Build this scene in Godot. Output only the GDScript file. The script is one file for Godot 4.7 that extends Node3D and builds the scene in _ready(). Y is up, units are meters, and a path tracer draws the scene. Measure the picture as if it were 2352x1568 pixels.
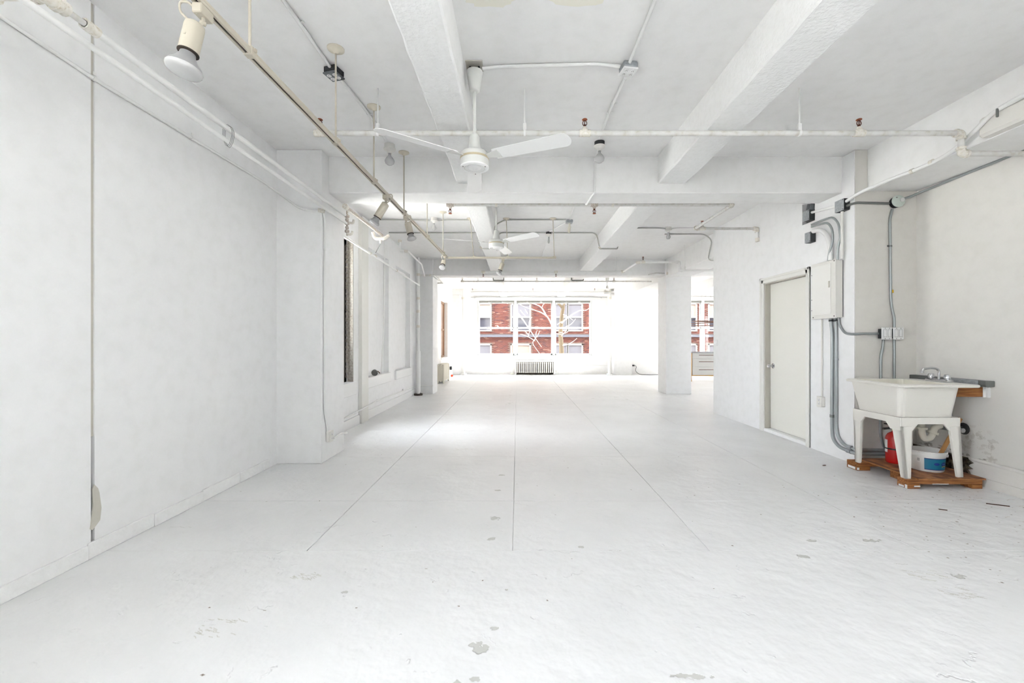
extends Node3D
# White painted loft. Camera 1.25 m above the floor looks along -z; d below means distance in front of the camera (z = -d).
# Pixel helpers give directions only; every distance comes from the floor, wall, ceiling or pipe height a thing touches.

const EYE := 1.25
const F := 980.0
const CX := 1188.0
const CY := 784.0
const CEIL := 3.21
const XL := -2.46      # left wall, near bay
const XL2 := -2.41     # left wall, farther bays
const XP := 3.45       # partition with the door
const XR := 4.08       # right wall behind the sink
const DFAR := 16.3     # window wall
const DBACK := -3.0    # wall behind the camera

var M := {}
var used := {}
var rng := RandomNumberGenerator.new()

# ------------------------------------------------------------------ pixels to places
func ray(px: float, py: float) -> Vector3:
	return Vector3((px - CX) / F, (CY - py) / F, -1.0)
func eye() -> Vector3:
	return Vector3(0, EYE, 0)
func ond(px: float, py: float, d: float) -> Vector3:
	return eye() + ray(px, py) * d
func onx(px: float, py: float, x: float) -> Vector3:
	var r := ray(px, py)
	return eye() + r * (x / r.x)
func ony(px: float, py: float, y: float) -> Vector3:
	var r := ray(px, py)
	return eye() + r * ((y - EYE) / r.y)
func V(x: float, y: float, d: float) -> Vector3:
	return Vector3(x, y, -d)

# ------------------------------------------------------------------ mesh helpers
func S() -> SurfaceTool:
	var st := SurfaceTool.new()
	st.begin(Mesh.PRIMITIVE_TRIANGLES)
	return st

func tri(st: SurfaceTool, a: Vector3, b: Vector3, c: Vector3, na: Vector3, nb: Vector3, nc: Vector3, ua := Vector2.ZERO, ub := Vector2.ZERO, uc := Vector2.ZERO) -> void:
	var n := na + nb + nc
	if (b - a).cross(c - a).dot(n) > 0.0:
		var t := b
		b = c
		c = t
		t = nb
		nb = nc
		nc = t
		var u := ub
		ub = uc
		uc = u
	st.set_normal(na)
	st.set_uv(ua)
	st.add_vertex(a)
	st.set_normal(nb)
	st.set_uv(ub)
	st.add_vertex(b)
	st.set_normal(nc)
	st.set_uv(uc)
	st.add_vertex(c)

func quad(st: SurfaceTool, a: Vector3, b: Vector3, c: Vector3, d: Vector3, n: Vector3) -> void:
	tri(st, a, b, c, n, n, n)
	tri(st, a, c, d, n, n, n)

func flat(st: SurfaceTool, a: Vector3, b: Vector3, c: Vector3, out: Vector3) -> void:
	var n := (b - a).cross(c - a).normalized()
	if n.dot(out) < 0.0:
		n = -n
	tri(st, a, b, c, n, n, n)

func hexa(st: SurfaceTool, p: Array) -> void:   # 8 corners: bottom ring 0-3, top ring 4-7
	var m := Vector3.ZERO
	for q in p:
		m += q
	m /= 8.0
	for f in [[0, 1, 2, 3], [4, 5, 6, 7], [0, 1, 5, 4], [1, 2, 6, 5], [2, 3, 7, 6], [3, 0, 4, 7]]:
		var c: Vector3 = (p[f[0]] + p[f[1]] + p[f[2]] + p[f[3]]) / 4.0
		flat(st, p[f[0]], p[f[1]], p[f[2]], c - m)
		flat(st, p[f[0]], p[f[2]], p[f[3]], c - m)

func box(st: SurfaceTool, a: Vector3, b: Vector3, xf := Transform3D()) -> void:
	var lo := Vector3(minf(a.x, b.x), minf(a.y, b.y), minf(a.z, b.z))
	var hi := Vector3(maxf(a.x, b.x), maxf(a.y, b.y), maxf(a.z, b.z))
	hexa(st, [xf * Vector3(lo.x, lo.y, lo.z), xf * Vector3(hi.x, lo.y, lo.z), xf * Vector3(hi.x, lo.y, hi.z), xf * Vector3(lo.x, lo.y, hi.z),
		xf * Vector3(lo.x, hi.y, lo.z), xf * Vector3(hi.x, hi.y, lo.z), xf * Vector3(hi.x, hi.y, hi.z), xf * Vector3(lo.x, hi.y, hi.z)])

func cbox(st: SurfaceTool, a: Vector3, b: Vector3, ch: float, xf := Transform3D()) -> void:   # box with chamfered edges
	var lo := Vector3(minf(a.x, b.x), minf(a.y, b.y), minf(a.z, b.z))
	var hi := Vector3(maxf(a.x, b.x), maxf(a.y, b.y), maxf(a.z, b.z))
	var mid := (lo + hi) * 0.5
	var h := (hi - lo) * 0.5
	var c := minf(ch, minf(h.x, minf(h.y, h.z)) * 0.95)
	var k := h - Vector3(c, c, c)
	var bs := xf.basis
	for ax in 3:
		var u := (ax + 1) % 3
		var w := (ax + 2) % 3
		for s in [-1.0, 1.0]:
			var n := Vector3.ZERO
			n[ax] = s
			var q := []
			for e in [[-1, -1], [1, -1], [1, 1], [-1, 1]]:
				var p := Vector3.ZERO
				p[ax] = s * h[ax]
				p[u] = e[0] * k[u]
				p[w] = e[1] * k[w]
				q.append(xf * (mid + p))
			quad(st, q[0], q[1], q[2], q[3], bs * n)
		for s in [-1.0, 1.0]:
			for t in [-1.0, 1.0]:
				var n2 := Vector3.ZERO
				n2[u] = s
				n2[w] = t
				n2 = n2.normalized()
				var p1 := Vector3.ZERO
				p1[u] = s * h[u]
				p1[w] = t * k[w]
				var p2 := Vector3.ZERO
				p2[u] = s * k[u]
				p2[w] = t * h[w]
				var e1 := Vector3.ZERO
				e1[ax] = k[ax]
				quad(st, xf * (mid + p1 - e1), xf * (mid + p1 + e1), xf * (mid + p2 + e1), xf * (mid + p2 - e1), bs * n2)
	for sx in [-1.0, 1.0]:
		for sy in [-1.0, 1.0]:
			for sz in [-1.0, 1.0]:
				var s3 := Vector3(sx, sy, sz)
				flat(st, xf * (mid + Vector3(sx * h.x, sy * k.y, sz * k.z)), xf * (mid + Vector3(sx * k.x, sy * h.y, sz * k.z)), xf * (mid + Vector3(sx * k.x, sy * k.y, sz * h.z)), bs * s3)

func bend(pts: Array, r: float, n := 5) -> Array:   # rounds the corners of a polyline
	if pts.size() < 3:
		return pts
	var o := [pts[0]]
	for i in range(1, pts.size() - 1):
		var p: Vector3 = pts[i]
		var a: Vector3 = pts[i - 1] - p
		var b: Vector3 = pts[i + 1] - p
		var q := minf(r, minf(a.length(), b.length()) * 0.45)
		var p0 := p + a.normalized() * q
		var p2 := p + b.normalized() * q
		for k in n + 1:
			var t := float(k) / n
			o.append(p0.lerp(p, t).lerp(p.lerp(p2, t), t))
	o.append(pts[-1])
	return o

func tube(st: SurfaceTool, pts: Array, r: float, seg := 10, r2 := -1.0) -> void:
	var n := pts.size()
	if r2 < 0.0:
		r2 = r
	var t0: Vector3 = (pts[1] - pts[0]).normalized()
	var side := t0.cross(Vector3.UP)
	if side.length() < 0.1:
		side = t0.cross(Vector3.RIGHT)
	side = side.normalized()
	var rings := []
	var norms := []
	for i in n:
		var t: Vector3
		if i == 0:
			t = pts[1] - pts[0]
		elif i == n - 1:
			t = pts[n - 1] - pts[n - 2]
		else:
			t = (pts[i + 1] - pts[i]).normalized() + (pts[i] - pts[i - 1]).normalized()
		t = t.normalized()
		side = (side - t * side.dot(t)).normalized()
		var up := side.cross(t)
		var ring := []
		var nr := []
		var rr := lerpf(r, r2, float(i) / (n - 1))
		for k in seg:
			var a := TAU * k / seg
			var v := side * cos(a) + up * sin(a)
			ring.append(pts[i] + v * rr)
			nr.append(v)
		rings.append(ring)
		norms.append(nr)
	for i in n - 1:
		for k in seg:
			var j := (k + 1) % seg
			tri(st, rings[i][k], rings[i][j], rings[i + 1][j], norms[i][k], norms[i][j], norms[i + 1][j])
			tri(st, rings[i][k], rings[i + 1][j], rings[i + 1][k], norms[i][k], norms[i + 1][j], norms[i + 1][k])
	var e0: Vector3 = (pts[0] - pts[1]).normalized()
	var e1: Vector3 = (pts[n - 1] - pts[n - 2]).normalized()
	for k in seg:
		var j := (k + 1) % seg
		tri(st, pts[0], rings[0][k], rings[0][j], e0, e0, e0)
		tri(st, pts[n - 1], rings[n - 1][k], rings[n - 1][j], e1, e1, e1)

func rod(st: SurfaceTool, a: Vector3, b: Vector3, r: float, seg := 10, r2 := -1.0) -> void:
	tube(st, [a, b], r, seg, r2)

# profile: [radius, height] pairs along +y; sharp profile corners get split normals
func lathe(st: SurfaceTool, prof: Array, seg := 24, xf := Transform3D()) -> void:
	for i in prof.size() - 1:
		var r0: float = prof[i][0]
		var y0: float = prof[i][1]
		var r1: float = prof[i + 1][0]
		var y1: float = prof[i + 1][1]
		if absf(r0 - r1) < 1e-6 and absf(y0 - y1) < 1e-6:
			continue
		var fn := Vector2(y1 - y0, r0 - r1).normalized()
		var n0 := fn
		var n1 := fn
		if i > 0:
			var g := Vector2(y0 - prof[i - 1][1], prof[i - 1][0] - r0)
			if g.length() > 1e-6 and g.normalized().dot(fn) > 0.6:
				n0 = (g.normalized() + fn).normalized()
		if i < prof.size() - 2:
			var g2 := Vector2(prof[i + 2][1] - y1, r1 - prof[i + 2][0])
			if g2.length() > 1e-6 and g2.normalized().dot(fn) > 0.6:
				n1 = (g2.normalized() + fn).normalized()
		for k in seg:
			var a := TAU * k / seg
			var b := TAU * (k + 1) / seg
			var ca := Vector3(cos(a), 0, sin(a))
			var cb := Vector3(cos(b), 0, sin(b))
			var up := Vector3.UP
			var p := [xf * (ca * r0 + up * y0), xf * (cb * r0 + up * y0), xf * (cb * r1 + up * y1), xf * (ca * r1 + up * y1)]
			var m := [xf.basis * (ca * n0.x + up * n0.y), xf.basis * (cb * n0.x + up * n0.y), xf.basis * (cb * n1.x + up * n1.y), xf.basis * (ca * n1.x + up * n1.y)]
			if r0 > 1e-6:
				tri(st, p[0], p[1], p[2] if r1 > 1e-6 else p[3], m[0], m[1], m[2] if r1 > 1e-6 else m[3])
			if r1 > 1e-6:
				tri(st, p[0], p[2], p[3], m[0], m[2], m[3])

func prism(st: SurfaceTool, poly: PackedVector2Array, lo: float, hi: float, xf := Transform3D()) -> void:   # outline in local x/y, thickness along local z
	var idx := Geometry2D.triangulate_polygon(poly)
	for i in range(0, idx.size(), 3):
		for e in [[lo, -1.0], [hi, 1.0]]:
			var q := []
			for k in 3:
				var v := poly[idx[i + k]]
				q.append(xf * Vector3(v.x, v.y, e[0]))
			var n: Vector3 = xf.basis * Vector3(0, 0, e[1])
			tri(st, q[0], q[1], q[2], n, n, n)
	var cw := Geometry2D.is_polygon_clockwise(poly)
	for i in poly.size():
		var a := poly[i]
		var b := poly[(i + 1) % poly.size()]
		var d := (b - a).normalized()
		var n2 := Vector2(d.y, -d.x) if not cw else Vector2(-d.y, d.x)
		var n3: Vector3 = xf.basis * Vector3(n2.x, n2.y, 0)
		quad(st, xf * Vector3(a.x, a.y, lo), xf * Vector3(b.x, b.y, lo), xf * Vector3(b.x, b.y, hi), xf * Vector3(a.x, a.y, hi), n3)

func along(dir: Vector3, at := Vector3.ZERO) -> Transform3D:   # turns local +y to dir
	var y := dir.normalized()
	var x := y.cross(Vector3.FORWARD)
	if x.length() < 0.05:
		x = y.cross(Vector3.RIGHT)
	x = x.normalized()
	return Transform3D(Basis(x, y, x.cross(y)), at)

# ------------------------------------------------------------------ nodes
func numbered(called: String) -> String:
	var n: int = used.get(called, 0)
	used[called] = n + 1
	return called if n == 0 else "%s_%03d" % [called, n]

func tag(o: Node3D, label: String, category: String, group := "") -> Node3D:
	o.set_meta("label", label)
	o.set_meta("category", category)
	if group != "":
		o.set_meta("group", group)
	return o

func thing(called: String, label: String, category: String, at := Vector3.ZERO, basis := Basis(), group := "") -> Node3D:
	var o := Node3D.new()
	o.name = numbered(called)
	add_child(o)
	o.transform = Transform3D(basis, at)
	return tag(o, label, category, group)

func frame(called: String) -> Node3D:   # a piece of the setting with parts
	var o := Node3D.new()
	o.name = numbered(called)
	add_child(o)
	o.set_meta("kind", "structure")
	return o

func part(st: SurfaceTool, called: String, mat: Material, parent: Node3D) -> MeshInstance3D:   # built in the parent's own axes
	var o := MeshInstance3D.new()
	o.name = called
	o.mesh = st.commit()
	o.material_override = mat
	parent.add_child(o, true)
	return o

func wpart(st: SurfaceTool, called: String, mat: Material, parent: Node3D) -> MeshInstance3D:   # built in world axes
	var o := part(st, called, mat, parent)
	o.transform = parent.global_transform.affine_inverse()
	return o

func single(st: SurfaceTool, called: String, mat: Material, label: String, category: String, group := "") -> MeshInstance3D:
	var o := part(st, numbered(called), mat, self)
	tag(o, label, category, group)
	return o

func struct(st: SurfaceTool, called: String, mat: Material) -> MeshInstance3D:
	var o := part(st, numbered(called), mat, self)
	o.set_meta("kind", "structure")
	return o

# ------------------------------------------------------------------ materials
func mat(called: String, c: Color, rough := 0.6, metal := 0.0) -> StandardMaterial3D:
	var m := StandardMaterial3D.new()
	m.resource_name = called
	m.albedo_color = c
	m.roughness = rough
	m.metallic = metal
	M[called] = m
	return m

func noise(freq: float, sd: int, oct := 4, kind := FastNoiseLite.TYPE_SIMPLEX_SMOOTH) -> FastNoiseLite:
	var n := FastNoiseLite.new()
	n.seed = sd
	n.frequency = freq
	n.noise_type = kind
	n.fractal_octaves = oct
	return n

func noise_tex(n: FastNoiseLite, stops: Array, size := 512) -> NoiseTexture2D:
	var t := NoiseTexture2D.new()
	t.width = size
	t.height = size
	t.seamless = true
	t.noise = n
	if stops.size() > 0:
		var g := Gradient.new()
		var off := PackedFloat32Array()
		var col := PackedColorArray()
		for s in stops:
			off.append(s[0])
			col.append(s[1])
		g.offsets = off
		g.colors = col
		t.color_ramp = g
	return t

func world_tex(m: StandardMaterial3D, scale: float) -> void:
	m.uv1_triplanar = true
	m.uv1_world_triplanar = true
	m.uv1_scale = Vector3(scale, scale, scale)

func materials() -> void:
	# white paint: the colour is even, with faint roller marks and specks; relief from a height map
	var roller := noise_tex(noise(0.012, 3, 5), [[0.0, Color(0.975, 0.975, 0.972)], [0.5, Color(0.992, 0.992, 0.992)], [1.0, Color(1, 1, 1)]])
	var relief := noise_tex(noise(0.03, 8, 5), [])
	for w in [["wall_paint", Color(0.955, 0.955, 0.953), 0.6, 0.05], ["ceiling_paint", Color(0.965, 0.963, 0.957), 0.8, 0.08], ["rough_paint", Color(0.96, 0.96, 0.955), 0.75, 0.25], ["aged_paint", Color(0.91, 0.90, 0.877), 0.6, 0.07], ["aged_shaded_paint", Color(0.885, 0.873, 0.847), 0.65, 0.07]]:  # the last one holds the shade of the right pilaster front
		var m := mat(w[0], w[1], w[2])
		m.albedo_texture = roller
		if w[3] > 0.1:   # only the formwork-marked joists are rough enough to show relief
			m.heightmap_enabled = true
			m.heightmap_texture = relief
			m.heightmap_scale = w[3]
		world_tex(m, 0.9 if w[0] != "rough_paint" else 2.2)
	mat("white_enamel", Color(0.93, 0.93, 0.925), 0.35)
	mat("pipe_white", Color(0.93, 0.93, 0.92), 0.4)
	var pg := mat("pipe_grubby", Color(1, 1, 1), 0.5)
	pg.albedo_texture = noise_tex(noise(0.03, 21, 4), [[0.0, Color(0.72, 0.68, 0.62)], [0.25, Color(0.82, 0.81, 0.78)], [0.5, Color(0.86, 0.855, 0.84)], [1.0, Color(0.89, 0.89, 0.88)]], 256)
	world_tex(pg, 1.5)
	var pd := mat("fitting_paint", Color(1, 1, 1), 0.5)
	pd.albedo_texture = noise_tex(noise(0.04, 5, 4), [[0.0, Color(0.72, 0.66, 0.57)], [0.3, Color(0.87, 0.85, 0.80)], [1.0, Color(0.94, 0.93, 0.91)]], 256)
	world_tex(pd, 4.0)
	var pf := mat("flaking_paint", Color(1, 1, 1), 0.6)
	pf.albedo_texture = noise_tex(noise(0.09, 31, 3), [[0.0, Color(0.42, 0.34, 0.27)], [0.42, Color(0.62, 0.55, 0.48)], [0.5, Color(0.9, 0.88, 0.85)], [1.0, Color(0.94, 0.93, 0.91)]], 256)
	world_tex(pf, 5.0)
	mat("beige_metal", Color(0.755, 0.728, 0.665), 0.5)
	mat("cream_plastic", Color(0.86, 0.83, 0.76), 0.4)
	mat("slot_dark", Color(0.22, 0.18, 0.15), 0.7)
	mat("panel_door", Color(0.93, 0.925, 0.905), 0.4)
	mat("black", Color(0.05, 0.05, 0.05), 0.5)
	mat("grime_and_shade", Color(0.36, 0.33, 0.29), 0.9)  # also colours the radiator gaps as shade
	mat("fan_white", Color(0.945, 0.945, 0.94), 0.28)
	mat("fan_cream", Color(0.86, 0.862, 0.845), 0.3)
	mat("fan_band", Color(0.77, 0.72, 0.60), 0.4)
	mat("bulb_frost", Color(0.74, 0.74, 0.735), 0.25)
	mat("bulb_silver", Color(0.63, 0.63, 0.63), 0.3, 0.15)
	mat("copper", Color(0.63, 0.34, 0.20), 0.35, 0.9)
	mat("copper_dark", Color(0.36, 0.20, 0.12), 0.45, 0.8)
	var ga := mat("galvanised", Color(1, 1, 1), 0.42, 0.35)
	ga.albedo_texture = noise_tex(noise(0.05, 11, 3, FastNoiseLite.TYPE_CELLULAR), [[0.0, Color(0.58, 0.60, 0.61)], [1.0, Color(0.74, 0.75, 0.76)]], 256)
	world_tex(ga, 3.0)
	mat("conduit", Color(0.64, 0.66, 0.66), 0.36, 0.6)
	mat("conduit_grey", Color(0.74, 0.74, 0.72), 0.5)
	mat("conduit_dull", Color(0.46, 0.47, 0.46), 0.5, 0.5)
	mat("box_grey", Color(0.44, 0.46, 0.47), 0.45, 0.5)
	mat("dark_steel", Color(0.22, 0.23, 0.24), 0.5, 0.5)
	mat("box_paint", Color(0.905, 0.897, 0.873), 0.45)
	mat("cover_green", Color(0.76, 0.80, 0.77), 0.4)
	mat("plate_white", Color(0.92, 0.92, 0.915), 0.3)
	mat("plate_line", Color(0.74, 0.74, 0.73), 0.6)
	mat("chrome", Color(0.82, 0.83, 0.84), 0.12, 1.0)
	mat("door_cream", Color(0.90, 0.893, 0.86), 0.4)
	mat("trim_cream", Color(0.90, 0.897, 0.875), 0.4)
	mat("jamb_taupe", Color(0.78, 0.765, 0.72), 0.5)
	mat("plastic_sink", Color(0.925, 0.915, 0.885), 0.35)
	var si := mat("sink_inside", Color(0.93, 0.915, 0.86), 0.35)
	si.roughness = 0.4
	mat("pvc", Color(0.88, 0.86, 0.80), 0.35)
	mat("extinguisher_red", Color(0.72, 0.07, 0.06), 0.25)
	mat("yellow", Color(0.86, 0.70, 0.12), 0.4)
	mat("bucket_white", Color(0.93, 0.93, 0.915), 0.35)
	var wd := mat("lumber", Color(1, 1, 1), 0.65)
	wd.albedo_texture = noise_tex(noise(0.02, 14, 4), [[0.0, Color(0.42, 0.24, 0.12)], [0.5, Color(0.60, 0.38, 0.20)], [1.0, Color(0.72, 0.50, 0.30)]], 256)
	wd.uv1_triplanar = true
	wd.uv1_world_triplanar = true
	wd.uv1_scale = Vector3(0.8, 12.0, 9.0)
	var ply := mat("plywood", Color(1, 1, 1), 0.7)
	ply.albedo_texture = noise_tex(noise(0.015, 41, 5), [[0.0, Color(0.34, 0.20, 0.13)], [0.45, Color(0.52, 0.34, 0.22)], [0.62, Color(0.64, 0.43, 0.28)], [1.0, Color(0.72, 0.55, 0.42)]], 256)
	ply.uv1_triplanar = true
	ply.uv1_world_triplanar = true
	ply.uv1_scale = Vector3(2.0, 8.0, 1.2)
	mat("ply_edge", Color(0.72, 0.50, 0.28), 0.7)
	mat("stick", Color(0.72, 0.53, 0.33), 0.7)
	var un := mat("bare_concrete", Color(1, 1, 1), 0.9)
	un.albedo_texture = noise_tex(noise(0.03, 51, 5), [[0.0, Color(0.10, 0.08, 0.06)], [0.4, Color(0.30, 0.26, 0.21)], [0.7, Color(0.46, 0.42, 0.35)], [1.0, Color(0.66, 0.62, 0.54)]], 256)
	un.heightmap_enabled = true
	un.heightmap_texture = relief
	un.heightmap_scale = 1.0
	world_tex(un, 2.5)
	mat("alu", Color(0.86, 0.87, 0.87), 0.4, 0.2)
	mat("alu_dark", Color(0.52, 0.52, 0.50), 0.5, 0.2)
	mat("radiator_white", Color(0.93, 0.93, 0.90), 0.4)
	mat("radiator_cream", Color(0.88, 0.86, 0.80), 0.4)
	var jm := mat("grimy_jamb", Color(1, 1, 1), 0.85)
	jm.albedo_texture = noise_tex(noise(0.05, 61, 5), [[0.0, Color(0.50, 0.47, 0.43)], [0.4, Color(0.64, 0.615, 0.575)], [1.0, Color(0.72, 0.70, 0.66)]], 256)
	world_tex(jm, 2.0)
	var st := mat("old_steel", Color(1, 1, 1), 0.7)
	st.albedo_texture = noise_tex(noise(0.06, 71, 4), [[0.0, Color(0.07, 0.06, 0.05)], [0.6, Color(0.17, 0.15, 0.13)], [1.0, Color(0.38, 0.24, 0.17)]], 256)
	world_tex(st, 3.0)
	mat("brown_frame", Color(0.60, 0.50, 0.42), 0.6)
	mat("oak", Color(0.80, 0.62, 0.37), 0.5)
	mat("drawer_grey", Color(0.80, 0.795, 0.78), 0.5)
	mat("top_grey", Color(0.62, 0.62, 0.64), 0.5)
	mat("pendant_brown", Color(0.40, 0.27, 0.21), 0.4, 0.5)
	mat("orange", Color(0.92, 0.30, 0.08), 0.5)
	mat("stone_white", Color(0.66, 0.64, 0.61), 0.7)
	mat("band_grey", Color(0.40, 0.41, 0.44), 0.8)
	mat("mortar", Color(0.55, 0.50, 0.47), 0.9)
	mat("street_grey", Color(0.31, 0.31, 0.31), 0.9)
	mat("added_wall_brown", Color(0.62, 0.52, 0.45), 0.9)  # for the invented walls that cut daylight in the window bay
	mat("added_facade_dark", Color(0.27, 0.22, 0.20), 0.9)  # dark, so the added storeys bounce little sun
	mat("house_glass", Color(0.25, 0.26, 0.30), 0.1)
	mat("blind", Color(0.45, 0.45, 0.47), 0.8)
	mat("curtain", Color(0.60, 0.55, 0.51), 0.9)
	var bk := mat("brick_tint", Color(1, 1, 1), 0.85)
	bk.vertex_color_use_as_albedo = true
	var ba := mat("bark", Color(1, 1, 1), 0.85)
	ba.albedo_texture = noise_tex(noise(0.05, 81, 4), [[0.0, Color(0.28, 0.24, 0.18)], [1.0, Color(0.44, 0.39, 0.30)]], 256)
	world_tex(ba, 1.0)
	mat("bark_sunlit", Color(0.70, 0.68, 0.65), 0.8)  # sunlight on the branches is put into this pale colour
	mat("debris", Color(0.30, 0.20, 0.13), 0.9)
	mat("plaster_patch", Color(0.945, 0.935, 0.885), 0.85)
	var gl := mat("glass", Color(1, 1, 1, 0.004), 0.02)
	gl.metallic_specular = 0.25
	gl.transparency = BaseMaterial3D.TRANSPARENCY_ALPHA
	floor_material()
	stained_material()

# the painted floor close to the camera: worn chips, scuffs, drips of paint and fine relief, laid out in metres
const FX0 := -2.6
const FD0 := 0.8
const FSPAN := 6.9
const FPX := 2048

func fpx(p: Vector3) -> Vector2:
	return Vector2((p.x - FX0) / FSPAN * FPX, (-p.z - FD0) / FSPAN * FPX)

func blob(img: Image, c: Vector2, rx: float, ry: float, col: Color, a: float, nz: FastNoiseLite) -> void:
	for y in range(maxi(0, int(c.y - ry)), mini(img.get_height(), int(c.y + ry) + 1)):
		for x in range(maxi(0, int(c.x - rx)), mini(img.get_width(), int(c.x + rx) + 1)):
			var q := Vector2((x - c.x) / rx, (y - c.y) / ry).length() + nz.get_noise_2d(x, y) * 0.9
			if q < 0.75:
				img.set_pixel(x, y, img.get_pixel(x, y).lerp(col, a))

func stroke(img: Image, a: Vector2, b: Vector2, w: float, col: Color, al: float, wob: float, nz: FastNoiseLite) -> void:
	var n := int(a.distance_to(b)) + 1
	var side := (b - a).orthogonal().normalized()
	for i in n:
		var p := a.lerp(b, float(i) / n) + side * nz.get_noise_2d(i * 1.0, a.x) * wob
		for k in range(int(-w), int(w) + 1):
			var q := p + side * k
			if q.x >= 0 and q.y >= 0 and q.x < img.get_width() and q.y < img.get_height():
				img.set_pixel(int(q.x), int(q.y), img.get_pixel(int(q.x), int(q.y)).lerp(col, al))

func floor_material() -> void:
	var broad := noise(0.004, 101, 4).get_image(FPX, FPX).get_data()
	var bytes := PackedByteArray()
	bytes.resize(FPX * FPX)
	for i in FPX * FPX:
		bytes[i] = 232 + (broad[i] >> 5)
	var alb := Image.create_from_data(FPX, FPX, false, Image.FORMAT_L8, bytes)
	alb.convert(Image.FORMAT_RGB8)
	var h := noise(0.02, 105, 5).get_image(FPX, FPX)
	h.convert(Image.FORMAT_L8)
	var nz := noise(0.06, 107, 3)
	var grey := Color(0.745, 0.745, 0.72)
	var low := Color(0.1, 0.1, 0.1)
	var high := Color(0.85, 0.85, 0.85)
	# chips and worn spots where the photograph shows them: [pixel x, pixel y, half width, half depth in cm]
	for c in [[1098, 1487, 5.5, 3.6], [1135, 1190, 4, 3], [1130, 1237, 3.5, 2.2], [1150, 1091, 4, 2], [1143, 1126, 3.5, 2], [1163, 1355, 1.2, 1.2], [1135, 1445, 2, 1.6], [1845, 1277, 4.5, 2.5], [1862, 1241, 3.5, 2], [2000, 1241, 7, 2.2], [1590, 1553, 8, 1.3], [2205, 1322, 5, 2.5], [1090, 1560, 2, 1.5], [1333, 1256, 2, 1.5], [787, 1360, 2.5, 1.2], [1050, 1570, 3, 2]]:
		var p := fpx(ony(c[0], c[1], 0.0))
		var s := FPX / FSPAN / 100.0
		blob(alb, p, c[2] * s, c[3] * s, grey, 0.75, nz)
		blob(h, p, c[2] * s, c[3] * s, low, 0.8, nz)
	# faint scrub marks with their own strokes
	for c in [[500, 1440, 9, 6], [700, 1322, 7, 4], [2190, 1360, 8, 5], [2120, 1320, 10, 5], [1060, 1032, 12, 6]]:
		var p := fpx(ony(c[0], c[1], 0.0))
		for k in 26:
			var o := Vector2(rng.randf_range(-1, 1) * c[2], rng.randf_range(-1, 1) * c[3]) * FPX / FSPAN / 100.0
			stroke(alb, p + o, p + o + Vector2(rng.randf_range(4, 12), rng.randf_range(-6, -1)), 0, Color(0.74, 0.73, 0.68), 0.6, 1.0, nz)
	for k in 420:   # trowel ridges, hairlines, paint beads
		var p := Vector2(rng.randf() * FPX, rng.randf() * FPX * 0.75)
		var a := rng.randf() * TAU
		var l := rng.randf_range(6, 60)
		stroke(h, p, p + Vector2(cos(a), sin(a) * 0.6) * l, rng.randf_range(0.5, 2.0), high if rng.randf() < 0.6 else low, rng.randf_range(0.25, 0.7), 8.0, nz)
	for k in 500:
		var p := Vector2(rng.randf() * FPX, rng.randf() * FPX * 0.8)
		blob(h, p, rng.randf_range(1.5, 6), rng.randf_range(1.5, 5), high if rng.randf() < 0.65 else low, 0.6, nz)
	for k in 46:   # thin grey scuffs
		var p := Vector2(rng.randf() * FPX, rng.randf() * FPX)
		stroke(alb, p, p + Vector2(rng.randf_range(-50, 50), rng.randf_range(-6, 6)), 0, Color(0.72, 0.71, 0.68), 0.55, 5.0, nz)
	for k in 230:   # dirt specks, thicker toward the sink corner
		var near_sink := k < 150
		var q := V(rng.randf_range(2.4, 4.0), 0, rng.randf_range(2.0, 3.6)) if near_sink else V(rng.randf_range(-2.4, 4.0), 0, rng.randf_range(1.2, 6.5))
		blob(alb, fpx(q), rng.randf_range(0.8, 2.4), rng.randf_range(0.8, 2.0), Color(0.36, 0.29, 0.22), 0.7, nz)
	for k in 22:   # rusty streaks by the sink
		var q := fpx(V(rng.randf_range(3.5, 4.05), 0, rng.randf_range(2.9, 3.5)))
		stroke(alb, q, q + Vector2(rng.randf_range(-22, 22), rng.randf_range(-4, 4)), 0, Color(0.55, 0.36, 0.22), 0.45, 4.0, nz)
	var m := mat("floor_paint", Color(1, 1, 1), 0.36)
	m.albedo_texture = ImageTexture.create_from_image(alb)
	m.heightmap_enabled = true
	m.heightmap_texture = ImageTexture.create_from_image(h)
	m.heightmap_scale = 0.6
	mat("floor_base", Color(0.92, 0.92, 0.915), 0.5)

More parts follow.
